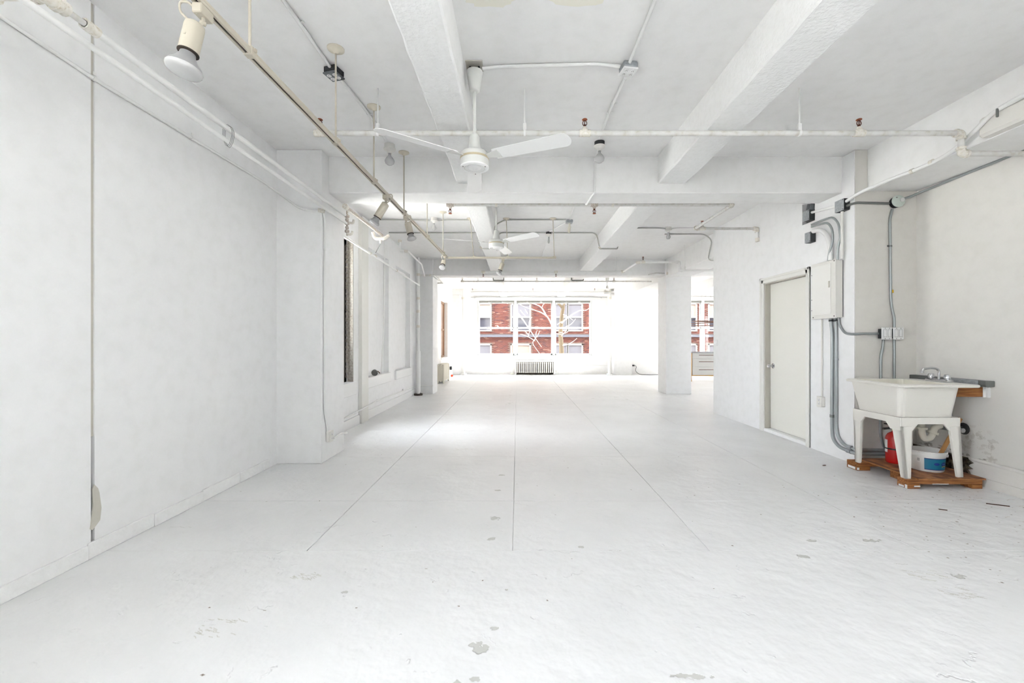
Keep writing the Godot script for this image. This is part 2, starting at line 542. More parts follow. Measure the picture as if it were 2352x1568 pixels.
# lower right wall by the sink: smudges and scrapes in the paint where the photograph shows them; 1.0 m by 0.8 m, 512 by 410 pixels
func stained_material() -> void:
	var im := Image.create(512, 410, false, Image.FORMAT_RGB8)
	im.fill(Color(0.905, 0.895, 0.872))
	var nz := noise(0.05, 131, 4)
	var px := func(d: float, y: float) -> Vector2: return Vector2((d - 3.36) * 512.0, (1.0 - y) / 0.8 * 410.0)
	for k in 34:   # smudges around the valve and above the kerb
		var c: Vector2 = px.call(rng.randf_range(3.66, 4.0), rng.randf_range(0.22, 0.52))
		blob(im, c, rng.randf_range(6, 26), rng.randf_range(5, 18), Color(0.60, 0.57, 0.51), rng.randf_range(0.06, 0.2), nz)
	for k in 26:   # dirt line on top of the kerb
		var c: Vector2 = px.call(rng.randf_range(3.7, 4.35), rng.randf_range(0.20, 0.25))
		blob(im, c, rng.randf_range(6, 22), rng.randf_range(3, 8), Color(0.36, 0.32, 0.27), rng.randf_range(0.15, 0.4), nz)
	for k in 16:
		var c: Vector2 = px.call(rng.randf_range(3.5, 4.3), rng.randf_range(0.25, 0.9))
		stroke(im, c, c + Vector2(rng.randf_range(-14, 14), rng.randf_range(8, 30)), 0, Color(0.70, 0.68, 0.63), 0.35, 3.0, nz)
	var m := mat("stained_paint", Color(1, 1, 1), 0.6)
	m.albedo_texture = ImageTexture.create_from_image(im)
	m.texture_repeat = false

# ------------------------------------------------------------------ the scene
func _ready() -> void:
	rng.seed = 20240
	# camera: level, lens shifted 12 pixels sideways
	var cam := Camera3D.new()
	cam.name = "camera"
	cam.projection = Camera3D.PROJECTION_FRUSTUM
	cam.near = 0.1
	cam.far = 200.0
	cam.size = 2.0 * 0.1 * 784.0 / F
	cam.frustum_offset = Vector2((1176.0 - CX) / F * 0.1, 0.0)
	cam.position = eye()
	add_child(cam)
	cam.current = true
	# sky and exposure
	var env := Environment.new()
	var sky := Sky.new()
	var sm := ProceduralSkyMaterial.new()
	sm.sky_top_color = Color(0.89, 0.915, 0.95)
	sm.sky_horizon_color = Color(0.94, 0.945, 0.955)
	sm.ground_bottom_color = Color(0.88, 0.88, 0.87)
	sm.ground_horizon_color = Color(0.90, 0.90, 0.89)
	sm.sky_energy_multiplier = 1.0
	sm.sun_angle_max = 1.0
	sky.sky_material = sm
	env.background_mode = Environment.BG_SKY
	env.sky = sky
	env.background_energy_multiplier = SKY
	env.tonemap_mode = Environment.TONE_MAPPER_LINEAR
	env.tonemap_exposure = EXPOSURE
	env.sdfgi_enabled = true
	env.ssao_enabled = true
	env.ssil_enabled = true
	var we := WorldEnvironment.new()
	we.name = "environment"
	we.environment = env
	add_child(we)
	# sun behind the window wall: the patches on the floor give its height and direction
	var sun := DirectionalLight3D.new()
	sun.name = "sun"
	sun.light_energy = SUN
	sun.light_color = Color(1.0, 0.97, 0.92)
	sun.light_angular_distance = 0.6
	sun.shadow_enabled = true
	add_child(sun)
	sun.look_at_from_position(Vector3.ZERO, Vector3(-0.36, -2.81, 2.13), Vector3.UP)
	materials()
	setting()
	outside()
	near_bay_pipes()
	track_lights()
	fans()
	ceiling_wiring()
	second_bay()
	third_bay()
	electrics()
	sink_corner()
	small_things()

const SKY := 9.0
const SUN := 3.0
const EXPOSURE := 4.3

func slab_box(st: SurfaceTool, x0: float, x1: float, d0: float, d1: float) -> void:   # painted slab, edges eased; UV in metres over the floor map
	var g := 0.0017
	var e := 0.0022
	var top := [V(x0 + g + e, 0, d0 + g + e), V(x1 - g - e, 0, d0 + g + e), V(x1 - g - e, 0, d1 - g - e), V(x0 + g + e, 0, d1 - g - e)]
	var rim := [V(x0 + g, -e, d0 + g), V(x1 - g, -e, d0 + g), V(x1 - g, -e, d1 - g), V(x0 + g, -e, d1 - g)]
	var low := [V(x0 + g, -0.008, d0 + g), V(x1 - g, -0.008, d0 + g), V(x1 - g, -0.008, d1 - g), V(x0 + g, -0.008, d1 - g)]
	var c := V((x0 + x1) / 2, -0.006, (d0 + d1) / 2)
	var uv := func(p: Vector3) -> Vector2: return fpx(p) / FPX
	for t in [[0, 1, 2], [0, 2, 3]]:
		tri(st, top[t[0]], top[t[1]], top[t[2]], Vector3.UP, Vector3.UP, Vector3.UP, uv.call(top[t[0]]), uv.call(top[t[1]]), uv.call(top[t[2]]))
	for i in 4:
		var j := (i + 1) % 4
		for pr in [[top, rim], [rim, low]]:
			var a: Vector3 = pr[0][i]
			var b: Vector3 = pr[0][j]
			var cc: Vector3 = pr[1][j]
			var dd: Vector3 = pr[1][i]
			var n := (b - a).cross(cc - a).normalized()
			if n.dot((a + b) / 2 - c) < 0:
				n = -n
			tri(st, a, b, cc, n, n, n, uv.call(a), uv.call(b), uv.call(cc))
			tri(st, a, cc, dd, n, n, n, uv.call(a), uv.call(cc), uv.call(dd))

func setting() -> void:
	var st: SurfaceTool
	# floor: painted slabs with open joints on a base
	var fl := frame("floor")
	st = S()
	box(st, V(-2.9, -0.3, DBACK - 0.3), V(10.8, -0.0075, DFAR + 0.3))
	part(st, "floor_base", M.floor_base, fl)
	var xs := [-2.75, -1.257, -0.027, 1.151, 2.40, 3.62, 4.84, 6.06, 7.28, 8.50, 9.72, 10.6]
	var ds := [3.347, 4.64, 5.976, 7.27, 8.56, 9.86, 11.16, 12.45, 13.74, 15.03, DFAR + 0.1]
	st = S()
	slab_box(st, -2.75, 10.6, DBACK - 0.1, 0.9)
	part(st, "slab", M.floor_paint, fl)
	st = S()
	slab_box(st, -2.75, 4.3, 0.9 - 0.0024, 2.55)
	part(st, "slab", M.floor_paint, fl)
	for i in xs.size() - 1:
		if i < 6:
			st = S()
			slab_box(st, xs[i], xs[i + 1], 2.55 - 0.0024, ds[0])
			part(st, "slab", M.floor_paint, fl)
		for k in ds.size() - 1:
			st = S()
			slab_box(st, xs[i], xs[i + 1], ds[k], ds[k + 1])
			part(st, "slab", M.floor_paint, fl)
	# ceiling with two patches of newer plaster
	var ce := frame("ceiling")
	st = S()
	box(st, V(-2.9, CEIL, DBACK - 0.3), V(10.8, CEIL + 0.25, DFAR + 0.3))
	part(st, "ceiling_slab", M.ceiling_paint, ce)
	for c in [[1070, -20, 1185, 16], [1255, -30, 1385, 14]]:
		var a := ony(c[0], c[1], CEIL)
		var b := ony(c[2], c[3], CEIL)
		var poly := PackedVector2Array()
		for k in 22:
			var t := TAU * k / 22.0
			var r := 1.0 + rng.randf_range(-0.16, 0.14)
			poly.append(Vector2((a.x + b.x) / 2 + cos(t) * r * absf(b.x - a.x) / 2, (a.z + b.z) / 2 + sin(t) * r * absf(b.z - a.z) / 2))
		st = S()
		prism(st, poly, 0, 0.004, Transform3D(Basis(Vector3.RIGHT, Vector3.BACK, Vector3.DOWN), Vector3(0, CEIL, 0)))
		part(st, "plaster_patch", M.plaster_patch, ce)
	# left wall of the near bay: two panels, a filled joint between them, broken plaster at its foot
	var wl := frame("wall_left")
	st = S()
	box(st, V(XL - 0.35, 0, 1.7), V(XL, CEIL, 2.462))
	part(st, "wall_panel", M.wall_paint, wl)
	side_openings(wl, XL - 0.35, XL, ADDED_LEFT_WINDOWS, 1.7, DBACK - 0.3, 1.15, 3.12)
	st = S()
	box(st, V(XL - 0.35, 0, 2.484), V(XL, CEIL, 4.9))
	part(st, "wall_panel", M.wall_paint, wl)
	st = S()
	box(st, V(XL - 0.3, 0.70, 2.462), V(XL - 0.008, CEIL, 2.484))
	part(st, "joint_filler", M.jamb_taupe, wl)
	st = S()
	box(st, V(XL - 0.3, 0, 2.462), V(XL - 0.03, 0.70, 2.484))
	part(st, "joint_gap", M.grime_and_shade, wl)
	var chip := PackedVector2Array()
	for q in [[2.455, 0.17], [2.468, 0.16], [2.512, 0.2], [2.52, 0.27], [2.508, 0.36], [2.50, 0.39], [2.478, 0.42], [2.466, 0.395], [2.472, 0.30], [2.462, 0.22]]:
		chip.append(Vector2(q[0], q[1]))
	st = S()
	prism(st, chip, 0.0, 0.006, Transform3D(Basis(Vector3(0, 0, -1), Vector3.UP, Vector3(1, 0, 0)), Vector3(XL - 0.001, 0, 0)))
	part(st, "loose_plaster", M.jamb_taupe, wl)
	# left wall of the farther bays: front layer with recesses
	var wf := frame("wall_left_far")
	var lay := [[4.9, 5.1], [6.28, 6.8], [8.0, 8.45], [9.6, 13.5], [14.76, DFAR]]
	for p in lay:
		st = S()
		box(st, V(XL2 - 0.45, 0, p[0]), V(XL2, CEIL, p[1]))
		part(st, "wall_pier", M.wall_paint, wf)
	for p in [[5.1, 6.28, 0.66, 2.73], [6.8, 8.0, 0.67, 2.78], [8.45, 9.6, 0.67, 2.76], [13.5, 14.76, 0.715, 2.59]]:
		st = S()
		box(st, V(XL2 - 0.45, 0, p[0]), V(XL2, p[2], p[1]))
		part(st, "wall_apron", M.wall_paint, wf)
		st = S()
		box(st, V(XL2 - 0.45, p[3], p[0]), V(XL2, CEIL, p[1]))
		part(st, "wall_head", M.wall_paint, wf)
	for p in [[6.8, 8.0, 0.67, 2.78], [8.45, 9.6, 0.67, 2.76]]:   # blocked windows: a painted board set back, a sill in front
		st = S()
		box(st, V(XL2 - 0.3, p[2], p[0]), V(XL2 - 0.1, p[3], p[1]))
		part(st, "blocking_board", M.wall_paint, wf)
		st = S()
		cbox(st, V(XL2 - 0.02, p[2] - 0.17, p[0] - 0.06), V(XL2 + 0.035, p[2], p[1] + 0.04), 0.006)
		part(st, "sill", M.white_enamel, wf)
	st = S()
	cbox(st, V(XL2 - 0.02, 0.47, 5.1), V(XL2 + 0.035, 0.66, 6.34), 0.006)
	part(st, "sill", M.white_enamel, wf)
	st = S()   # grubby plaster return of the first recess and its dark backing
	box(st, V(XL2 - 0.085, 0.66, 6.26), V(XL2 - 0.002, 2.73, 6.279))
	part(st, "reveal", M.grimy_jamb, wf)
	# boxed riser on the left wall
	st = S()
	cbox(st, V(XL2, 0.0, 6.48), V(XL2 + 0.055, 3.15, 6.76), 0.004)
	var chase := struct(st, "trim_1", M.trim_cream)
	chase.set_meta("label", "narrow boxed riser on the left wall between the recesses")
	# pilasters, columns
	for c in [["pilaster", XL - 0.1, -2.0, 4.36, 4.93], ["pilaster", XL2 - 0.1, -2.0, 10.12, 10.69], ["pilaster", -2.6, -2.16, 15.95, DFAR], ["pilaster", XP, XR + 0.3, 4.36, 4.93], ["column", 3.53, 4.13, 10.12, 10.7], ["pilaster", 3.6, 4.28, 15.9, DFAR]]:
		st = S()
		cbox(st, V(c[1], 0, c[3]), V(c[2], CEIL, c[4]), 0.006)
		var pil := struct(st, c[0], M.wall_paint if c[1] != XP else M.aged_shaded_paint)
		if c[1] == XP:   # paler skin on the lit side; the front colour holds its shade
			st = S()
			box(st, V(XP - 0.004, 0, 4.362), V(XP + 0.001, 3.2, 4.94))
			part(st, "paler_side_skin", M.wall_paint, pil)
	# beams across, joists along, edge beam on the right
	for c in [[XL, 3.5, 4.53, 4.88, 2.825], [XL2, 10.6, 10.2, 10.55, 2.825], [-2.5, 10.6, 15.9, DFAR, 2.99]]:
		st = S()
		cbox(st, V(c[0], c[4], c[2]), V(c[1], CEIL + 0.05, c[3]), 0.008)
		struct(st, "ceiling_beam", M.ceiling_paint)
	for x in [[-0.639, -0.375], [1.491, 1.788], [6.0, 6.3]]:
		for d in [[DBACK, 4.55], [4.86, 10.22], [10.53, 15.92]]:
			if x[0] > 5 and d[0] < 7.5:
				continue
			st = S()
			rough_beam(st, x[0], x[1], d[0], d[1], 2.924)
			struct(st, "ceiling_joist", M.rough_paint)
	for d in [[DBACK, 4.37, 3.58, XR + 0.2, 2.785], [4.92, 10.13, 3.56, 4.1, 2.785], [10.69, 15.92, 3.6, 4.1, 2.785]]:
		st = S()
		cbox(st, V(d[2], d[4], d[0]), V(d[3], CEIL + 0.05, d[1]), 0.008)
		struct(st, "edge_beam", M.ceiling_paint)
	st = S()   # thickened stretch of the edge beam
	cbox(st, V(3.50, 2.79, DBACK), V(3.62, 2.94, 3.25), 0.02)
	struct(st, "beam_haunch", M.aged_paint)
	# right wall behind the sink, with its kerb
	st = S()
	var wr := frame("wall_right")
	box(st, V(XR, 0, 2.6), V(XR + 0.3, CEIL, 4.4))
	part(st, "wall_panel", M.aged_paint, wr)
	st = S()   # lower panel by the sink
	var q := [V(XR - 0.0015, 0.2, 3.36), V(XR - 0.0015, 0.2, 4.36), V(XR - 0.0015, 1.0, 4.36), V(XR - 0.0015, 1.0, 3.36)]
	var uq := [Vector2(0, 1), Vector2(1, 1), Vector2(1, 0), Vector2(0, 0)]
	for t in [[0, 1, 2], [0, 2, 3]]:
		tri(st, q[t[0]], q[t[1]], q[t[2]], Vector3.LEFT, Vector3.LEFT, Vector3.LEFT, uq[t[0]], uq[t[1]], uq[t[2]])
	part(st, "stained_panel", M.stained_paint, wr)
	side_openings(wr, XR, XR + 0.3, ADDED_RIGHT_WINDOWS, 2.6, DBACK - 0.3, 1.15, 3.12)
	var kb := frame("baseboard_right")
	st = S()
	box(st, V(XR - 0.07, 0, DBACK), V(XR + 0.01, 0.075, 3.90))
	box(st, V(XR - 0.055, 0.075, DBACK), V(XR + 0.01, 0.20, 3.88))
	part(st, "painted_kerb", M.aged_paint, kb)
	st = S()
	rod(st, V(XR - 0.045, 0.205, DBACK), V(XR - 0.045, 0.205, 4.36), 0.016, 8)
	part(st, "kerb_moulding", M.aged_paint, kb)
	st = S()   # bare stretch in the corner, ragged where the paint begins
	var rag := PackedVector2Array([Vector2(4.358, 0.0), Vector2(4.358, 0.215)])
	for k in 13:
		rag.append(Vector2(3.78 + rng.randf_range(-0.025, 0.03), 0.215 - 0.215 * k / 12.0))
	prism(st, rag, 0.0, 0.018, Transform3D(Basis(Vector3(0, 0, -1), Vector3.UP, Vector3(-1, 0, 0) * -1.0), Vector3(XR - 0.075, 0, 0)))
	part(st, "bare_kerb", M.bare_concrete, kb)
	# partition with the door, its end return, and the wall beyond it
	var wp := frame("wall_partition")
	for c in [[4.9, 5.08, 0.0, 2.07], [5.96, 7.5, 0.0, CEIL]]:
		st = S()
		box(st, V(XP, c[2], c[0]), V(XP + 0.12, c[3], c[1]))
		part(st, "wall_panel", M.wall_paint, wp)
	st = S()   # over the door, with a hole where ducts pass
	box(st, V(XP, 2.07, 4.9), V(XP + 0.12, 2.655, 5.96))
	box(st, V(XP, 2.655, 4.9), V(XP + 0.12, CEIL, 4.92))
	box(st, V(XP, 2.655, 5.165), V(XP + 0.12, CEIL, 5.96))
	box(st, V(XP, 2.90, 4.92), V(XP + 0.12, CEIL, 5.165))
	part(st, "wall_panel", M.wall_paint, wp)
	st = S()
	box(st, V(XP + 0.12, 0, 7.38), V(10.6, CEIL, 7.5))
	struct(st, "wall_return", M.wall_paint)
	st = S()   # unseen room behind the door, closed in to keep the hole dark
	box(st, V(5.2, 0, 4.3), V(5.35, CEIL, 7.5))
	box(st, V(XR + 0.29, 0, 4.3), V(5.35, CEIL, 4.42))
	struct(st, "wall_added_closet", M.wall_paint)
	var wq := frame("wall_right_far")
	st = S()
	box(st, V(10.5, 0, 15.6), V(10.8, CEIL, DFAR + 0.3))
	part(st, "wall_pier", M.wall_paint, wq)
	side_openings(wq, 10.5, 10.8, ADDED_RIGHT_FAR_WINDOWS, 15.6, 7.4)
	# window wall and the wall behind the camera, both with openings
	window_wall("wall_far", DFAR, DFAR + 0.3, -2.9, 10.8, [[-1.53, 2.86], [5.67, 9.96]], 0.70, 2.81)
	window_wall("wall_back", DBACK - 0.3, DBACK, -2.9, 4.4, BACK_WINDOWS, 0.75, 2.75)
	far_window("window_1", -1.53, 2.86)
	far_window("window_2", 5.67, 9.96)
	for b in BACK_WINDOWS:
		back_window(b[0], b[1])
	for d in [[13.5, 14.76]]:
		side_window(d[0], d[1])
	steel_window()
	# baseboards
	var bl := frame("baseboard_left")
	st = S()
	for k in 16:
		var d0 := -2.9 + k * 0.445
		cbox(st, V(XL - 0.01, 0, d0), V(XL + 0.012 + rng.randf_range(-0.003, 0.004), 0.085 + rng.randf_range(-0.008, 0.008), d0 + 0.443), 0.004)
	part(st, "rough_skirting", M.rough_paint, bl)
	st = S()
	cbox(st, V(XL2 - 0.01, 0, 4.95), V(XL2 + 0.02, 0.14, 10.1), 0.005)
	part(st, "skirting", M.white_enamel, bl)
	door()

const BACK_WINDOWS := []
const ADDED_RIGHT_FAR_WINDOWS := [[7.7, 9.3]]  # out of view, added to light the second bay
const ADDED_LEFT_WINDOWS := [[-1.3, 0.05]]  # out of view, added to brighten the near bay
const ADDED_RIGHT_WINDOWS := [[-1.25, -0.05]]  # also unseen, added for daylight around the camera

func side_openings(w: Node3D, x0: float, x1: float, holes: Array, end: float, at := DBACK - 0.3, lo := 0.6, hi := 2.75) -> void:   # unseen wall stretches, pierced by windows added to light the room
	var st: SurfaceTool
	for h in holes + [[end, end]]:
		st = S()
		box(st, V(x0, 0, at), V(x1, CEIL, h[0]))
		part(st, "wall_pier", M.wall_paint, w)
		if h[0] == h[1]:
			break
		st = S()
		box(st, V(x0, 0, h[0]), V(x1, lo, h[1]))
		box(st, V(x0, hi, h[0]), V(x1, CEIL, h[1]))
		part(st, "wall_apron", M.wall_paint, w)
		at = h[1]
		var n := frame("window_added")
		var xm := (x0 + x1) / 2
		st = S()
		for b in [[h[0], h[1], lo, lo + 0.06], [h[0], h[1], hi - 0.06, hi], [h[0], h[0] + 0.06, lo, hi], [h[1] - 0.06, h[1], lo, hi], [h[0], h[1], (lo + hi) / 2 - 0.03, (lo + hi) / 2 + 0.03], [(h[0] + h[1]) / 2 - 0.04, (h[0] + h[1]) / 2 + 0.04, lo, hi]]:
			box(st, V(xm - 0.04, b[2], b[0]), V(xm + 0.04, b[3], b[1]))
		var f := part(st, "window_frame", M.alu, n)
		st = S()
		box(st, V(xm - 0.002, lo + 0.04, h[0] + 0.04), V(xm + 0.002, hi - 0.04, h[1] - 0.04))
		part(st, "pane", M.glass, f)

func rough_beam(st: SurfaceTool, x0: float, x1: float, d0: float, d1: float, y: float) -> void:   # formwork joist with a slightly wavy soffit edge
	var n := int((d1 - d0) / 0.12)
	var prev := []
	for i in n + 1:
		var d := lerpf(d0, d1, float(i) / n)
		var j := func() -> float: return rng.randf_range(-0.004, 0.004)
		var a: float = x0 + j.call()
		var b: float = x1 + j.call()
		var q := [V(x0, CEIL + 0.02, d), V(a, y + 0.012 + j.call(), d), V(a + 0.012, y + j.call() * 0.5, d), V(b - 0.012, y + j.call() * 0.5, d), V(b, y + 0.012 + j.call(), d), V(x1, CEIL + 0.02, d)]
		if i > 0:
			for k in 5:
				var out: Vector3 = [Vector3.LEFT, Vector3(-1, -1, 0), Vector3.DOWN, Vector3(1, -1, 0), Vector3.RIGHT][k]
				flat(st, prev[k], prev[k + 1], q[k + 1], out)
				flat(st, prev[k], q[k + 1], q[k], out)
		prev = q
	for d in [d0, d1]:
		box(st, V(x0 + 0.012, y + 0.004, d - 0.001), V(x1 - 0.012, CEIL, d + 0.001))

func window_wall(called: String, d0: float, d1: float, x0: float, x1: float, holes: Array, lo: float, hi: float) -> void:
	var w := frame(called)
	var st := S()
	var at := x0
	for h in holes:
		st = S()
		box(st, V(at, 0, d0), V(h[0], CEIL, d1))
		part(st, "wall_pier", M.wall_paint, w)
		st = S()
		box(st, V(h[0], 0, d0), V(h[1], lo, d1))
		part(st, "wall_apron", M.wall_paint, w)
		st = S()
		box(st, V(h[0], hi, d0), V(h[1], CEIL, d1))
		part(st, "wall_head", M.wall_paint, w)
		at = h[1]
	st = S()
	box(st, V(at, 0, d0), V(x1, CEIL, d1))
	part(st, "wall_pier", M.wall_paint, w)

func sash(win: Node3D, x0: float, x1: float, y0: float, y1: float, d: float, m: Material, rail := 0.055, stile := 0.045) -> void:
	var st := S()
	cbox(st, V(x0, y0, d), V(x1, y0 + rail, d + 0.035), 0.004)
	cbox(st, V(x0, y1 - 0.045, d), V(x1, y1, d + 0.035), 0.004)
	cbox(st, V(x0, y0, d), V(x0 + stile, y1, d + 0.035), 0.004)
	cbox(st, V(x1 - stile, y0, d), V(x1, y1, d + 0.035), 0.004)
	var s := part(st, "sash", m, win)
	st = S()
	box(st, V(x0 + stile * 0.8, y0 + rail * 0.8, d + 0.014), V(x1 - stile * 0.8, y1 - 0.035, d + 0.018))
	part(st, "pane", M.glass, s)

func far_window(called: String, x0: float, x1: float) -> void:
	var w := frame(called)
	var st := S()
	var dd := DFAR + 0.02
	var u := (x1 - x0) / 3.0
	cbox(st, V(x0, 2.75, dd), V(x1, 2.81, dd + 0.16), 0.006)
	part(st, "window_head", M.alu_dark, w)
	for k in 4:
		st = S()
		var hw := 0.05 if k in [1, 2] else 0.035
		var cx := clampf(x0 + u * k, x0 + hw, x1 - hw)
		cbox(st, V(cx - hw, 0.72, dd - 0.02), V(cx + hw, 2.81, dd + 0.16), 0.006)
		part(st, "mullion" if k in [1, 2] else "jamb", M.alu, w)
	st = S()
	cbox(st, V(x0 - 0.06, 0.66, DFAR - 0.06), V(x1 + 0.06, 0.715, DFAR + 0.2), 0.008)
	part(st, "window_sill", M.alu, w)
	st = S()
	cbox(st, V(x0 - 0.1, 2.82, DFAR - 0.05), V(x1 + 0.1, 2.95, DFAR + 0.01), 0.008)
	part(st, "shade_pocket", M.white_enamel, w)
	for k in 3:
		var a := x0 + u * k + 0.05
		var b := x0 + u * (k + 1) - 0.05
		sash(w, a, b, 1.735, 2.755, dd + 0.08, M.alu, 0.06)
		sash(w, a, b, 0.715, 1.80, dd + 0.03, M.alu, 0.075)
		for q in [0.3, 0.68]:
			st = S()
			var c := lerpf(a, b, q)
			cbox(st, V(c - 0.045, 2.745, dd + 0.0), V(c + 0.045, 2.785, dd + 0.04), 0.004)
			part(st, "shade_bracket", M.white_enamel, w)

func back_window(x0: float, x1: float) -> void:
	var w := frame("window_behind")
	var st := S()
	var d := DBACK - 0.2
	for b in [[x0, x1, 0.75, 0.81], [x0, x1, 2.69, 2.75], [x0, x0 + 0.06, 0.75, 2.75], [x1 - 0.06, x1, 0.75, 2.75], [(x0 + x1) / 2 - 0.04, (x0 + x1) / 2 + 0.04, 0.75, 2.75]]:
		box(st, V(b[0], b[2], d), V(b[1], b[3], d + 0.08))
	part(st, "window_frame", M.alu, w)
	for k in 2:
		var a := lerpf(x0, x1, k * 0.5)
		var b := lerpf(x0, x1, k * 0.5 + 0.5)
		sash(w, a + 0.05, b - 0.05, 0.81, 1.75, d + 0.02, M.alu)
		sash(w, a + 0.05, b - 0.05, 1.72, 2.69, d + 0.05, M.alu)

func side_window(d0: float, d1: float) -> void:   # wooden sash window in the left wall of the window bay
	var w := frame("window_side")
	var st := S()
	var x := XL2 - 0.16
	for b in [[d0, d1, 0.715, 0.78], [d0, d1, 2.52, 2.59], [d0, d0 + 0.07, 0.715, 2.59], [d1 - 0.07, d1, 0.715, 2.59], [d0, d1, 1.62, 1.68]]:
		box(st, V(x, b[2], b[0]), V(x + 0.05, b[3], b[1]))
	var f := part(st, "window_frame", M.brown_frame, w)
	for y in [[0.76, 1.64], [1.66, 2.54]]:
		st = S()
		box(st, V(x + 0.02, y[0], d0 + 0.05), V(x + 0.025, y[1], d1 - 0.05))
		part(st, "pane", M.glass, f)
	st = S()
	cbox(st, V(XL2 - 0.2, 0.68, d0 - 0.03), V(XL2 + 0.03, 0.72, d1 + 0.03), 0.006)
	part(st, "window_sill", M.white_enamel, w)

func steel_window() -> void:   # old dark steel window in the first recess; its glazing is added for daylight
	var w := frame("window_steel")
	var st := S()
	var x := XL2 - 0.18
	for b in [[5.1, 6.26, 0.66, 0.74], [5.1, 6.26, 2.64, 2.73], [5.1, 5.2, 0.66, 2.73], [6.16, 6.26, 0.66, 2.73], [5.65, 5.71, 0.66, 2.73], [5.1, 6.26, 1.66, 1.72]]:
		box(st, V(x - 0.1, b[2], b[0]), V(x + 0.085, b[3], b[1]))
	var f := part(st, "window_frame", M.old_steel, w)
	st = S()
	for k in 26:   # lumps of old putty along the reveal
		var y := 0.7 + k * 0.077 + rng.randf_range(-0.02, 0.02)
		var s := rng.randf_range(0.008, 0.02)
		cbox(st, V(XL2 - 0.1, y, 6.235), V(XL2 - 0.08 + rng.randf_range(-0.004, 0.012), y + s * 3.0, 6.262), 0.005)
	part(st, "old_putty", M.grimy_jamb, w)
	st = S()
	box(st, V(x - 0.06, 1.2, 5.15), V(x - 0.055, 2.7, 6.2))
	part(st, "pane", M.glass, f)  # unseen glass, opened to the sky to light the second bay
	st = S()
	box(st, V(x - 0.07, 0.7, 5.15), V(x - 0.05, 1.2, 6.2))
	part(st, "light_cut_plate", M.old_steel, w)  # unseen plate, added to weaken the bright patch on the floor


func door() -> void:
	var w := frame("door_1")
	var st := S()
	var xf := XP - 0.018
	# casing: two legs and a head, stepped
	for c in [[5.016, 5.085, 0.0, 2.13], [5.955, 6.035, 0.0, 2.13], [5.016, 6.035, 2.055, 2.13]]:
		st = S()
		cbox(st, V(xf, c[2], c[0]), V(XP + 0.01, c[3], c[1]), 0.006)
		cbox(st, V(xf - 0.008, c[2], c[0] + (0.045 if c[0] > 5.5 else 0.0)), V(XP, c[3], c[0] + 0.03 if c[0] < 5.5 and c[2] == 0.0 else c[1]), 0.004) if c[2] == 0.0 else cbox(st, V(xf - 0.008, 2.10, c[0]), V(XP, 2.13, c[1]), 0.004)
		part(st, "casing", M.trim_cream, w)
	st = S()
	box(st, V(XP, 0, 5.935), V(XP + 0.14, 2.07, 5.96))
	box(st, V(XP, 0, 5.08), V(XP + 0.14, 2.07, 5.10))
	box(st, V(XP, 2.045, 5.08), V(XP + 0.14, 2.07, 5.96))
	part(st, "jamb", M.jamb_taupe, w)
	st = S()
	cbox(st, V(XP - 0.012, 0, 5.08), V(XP + 0.14, 0.045, 5.96), 0.01)
	part(st, "threshold", M.rough_paint, w)
	st = S()
	cbox(st, V(XP + 0.07, 0.05, 5.104), V(XP + 0.11, 2.042, 5.931), 0.003)
	var leaf := part(st, "leaf", M.door_cream, w)
	var k := V(XP + 0.07, 0.915, 5.865)
	st = S()
	lathe(st, [[0.0, 0.0], [0.034, 0.0], [0.034, 0.006], [0.022, 0.012], [0.012, 0.016], [0.012, 0.04], [0.026, 0.048], [0.03, 0.06], [0.026, 0.072], [0.0, 0.076]], 20, along(Vector3.LEFT, k))
	var kn := part(st, "knob", M.chrome, leaf)
	kn.set_meta("label", "round chrome door knob")

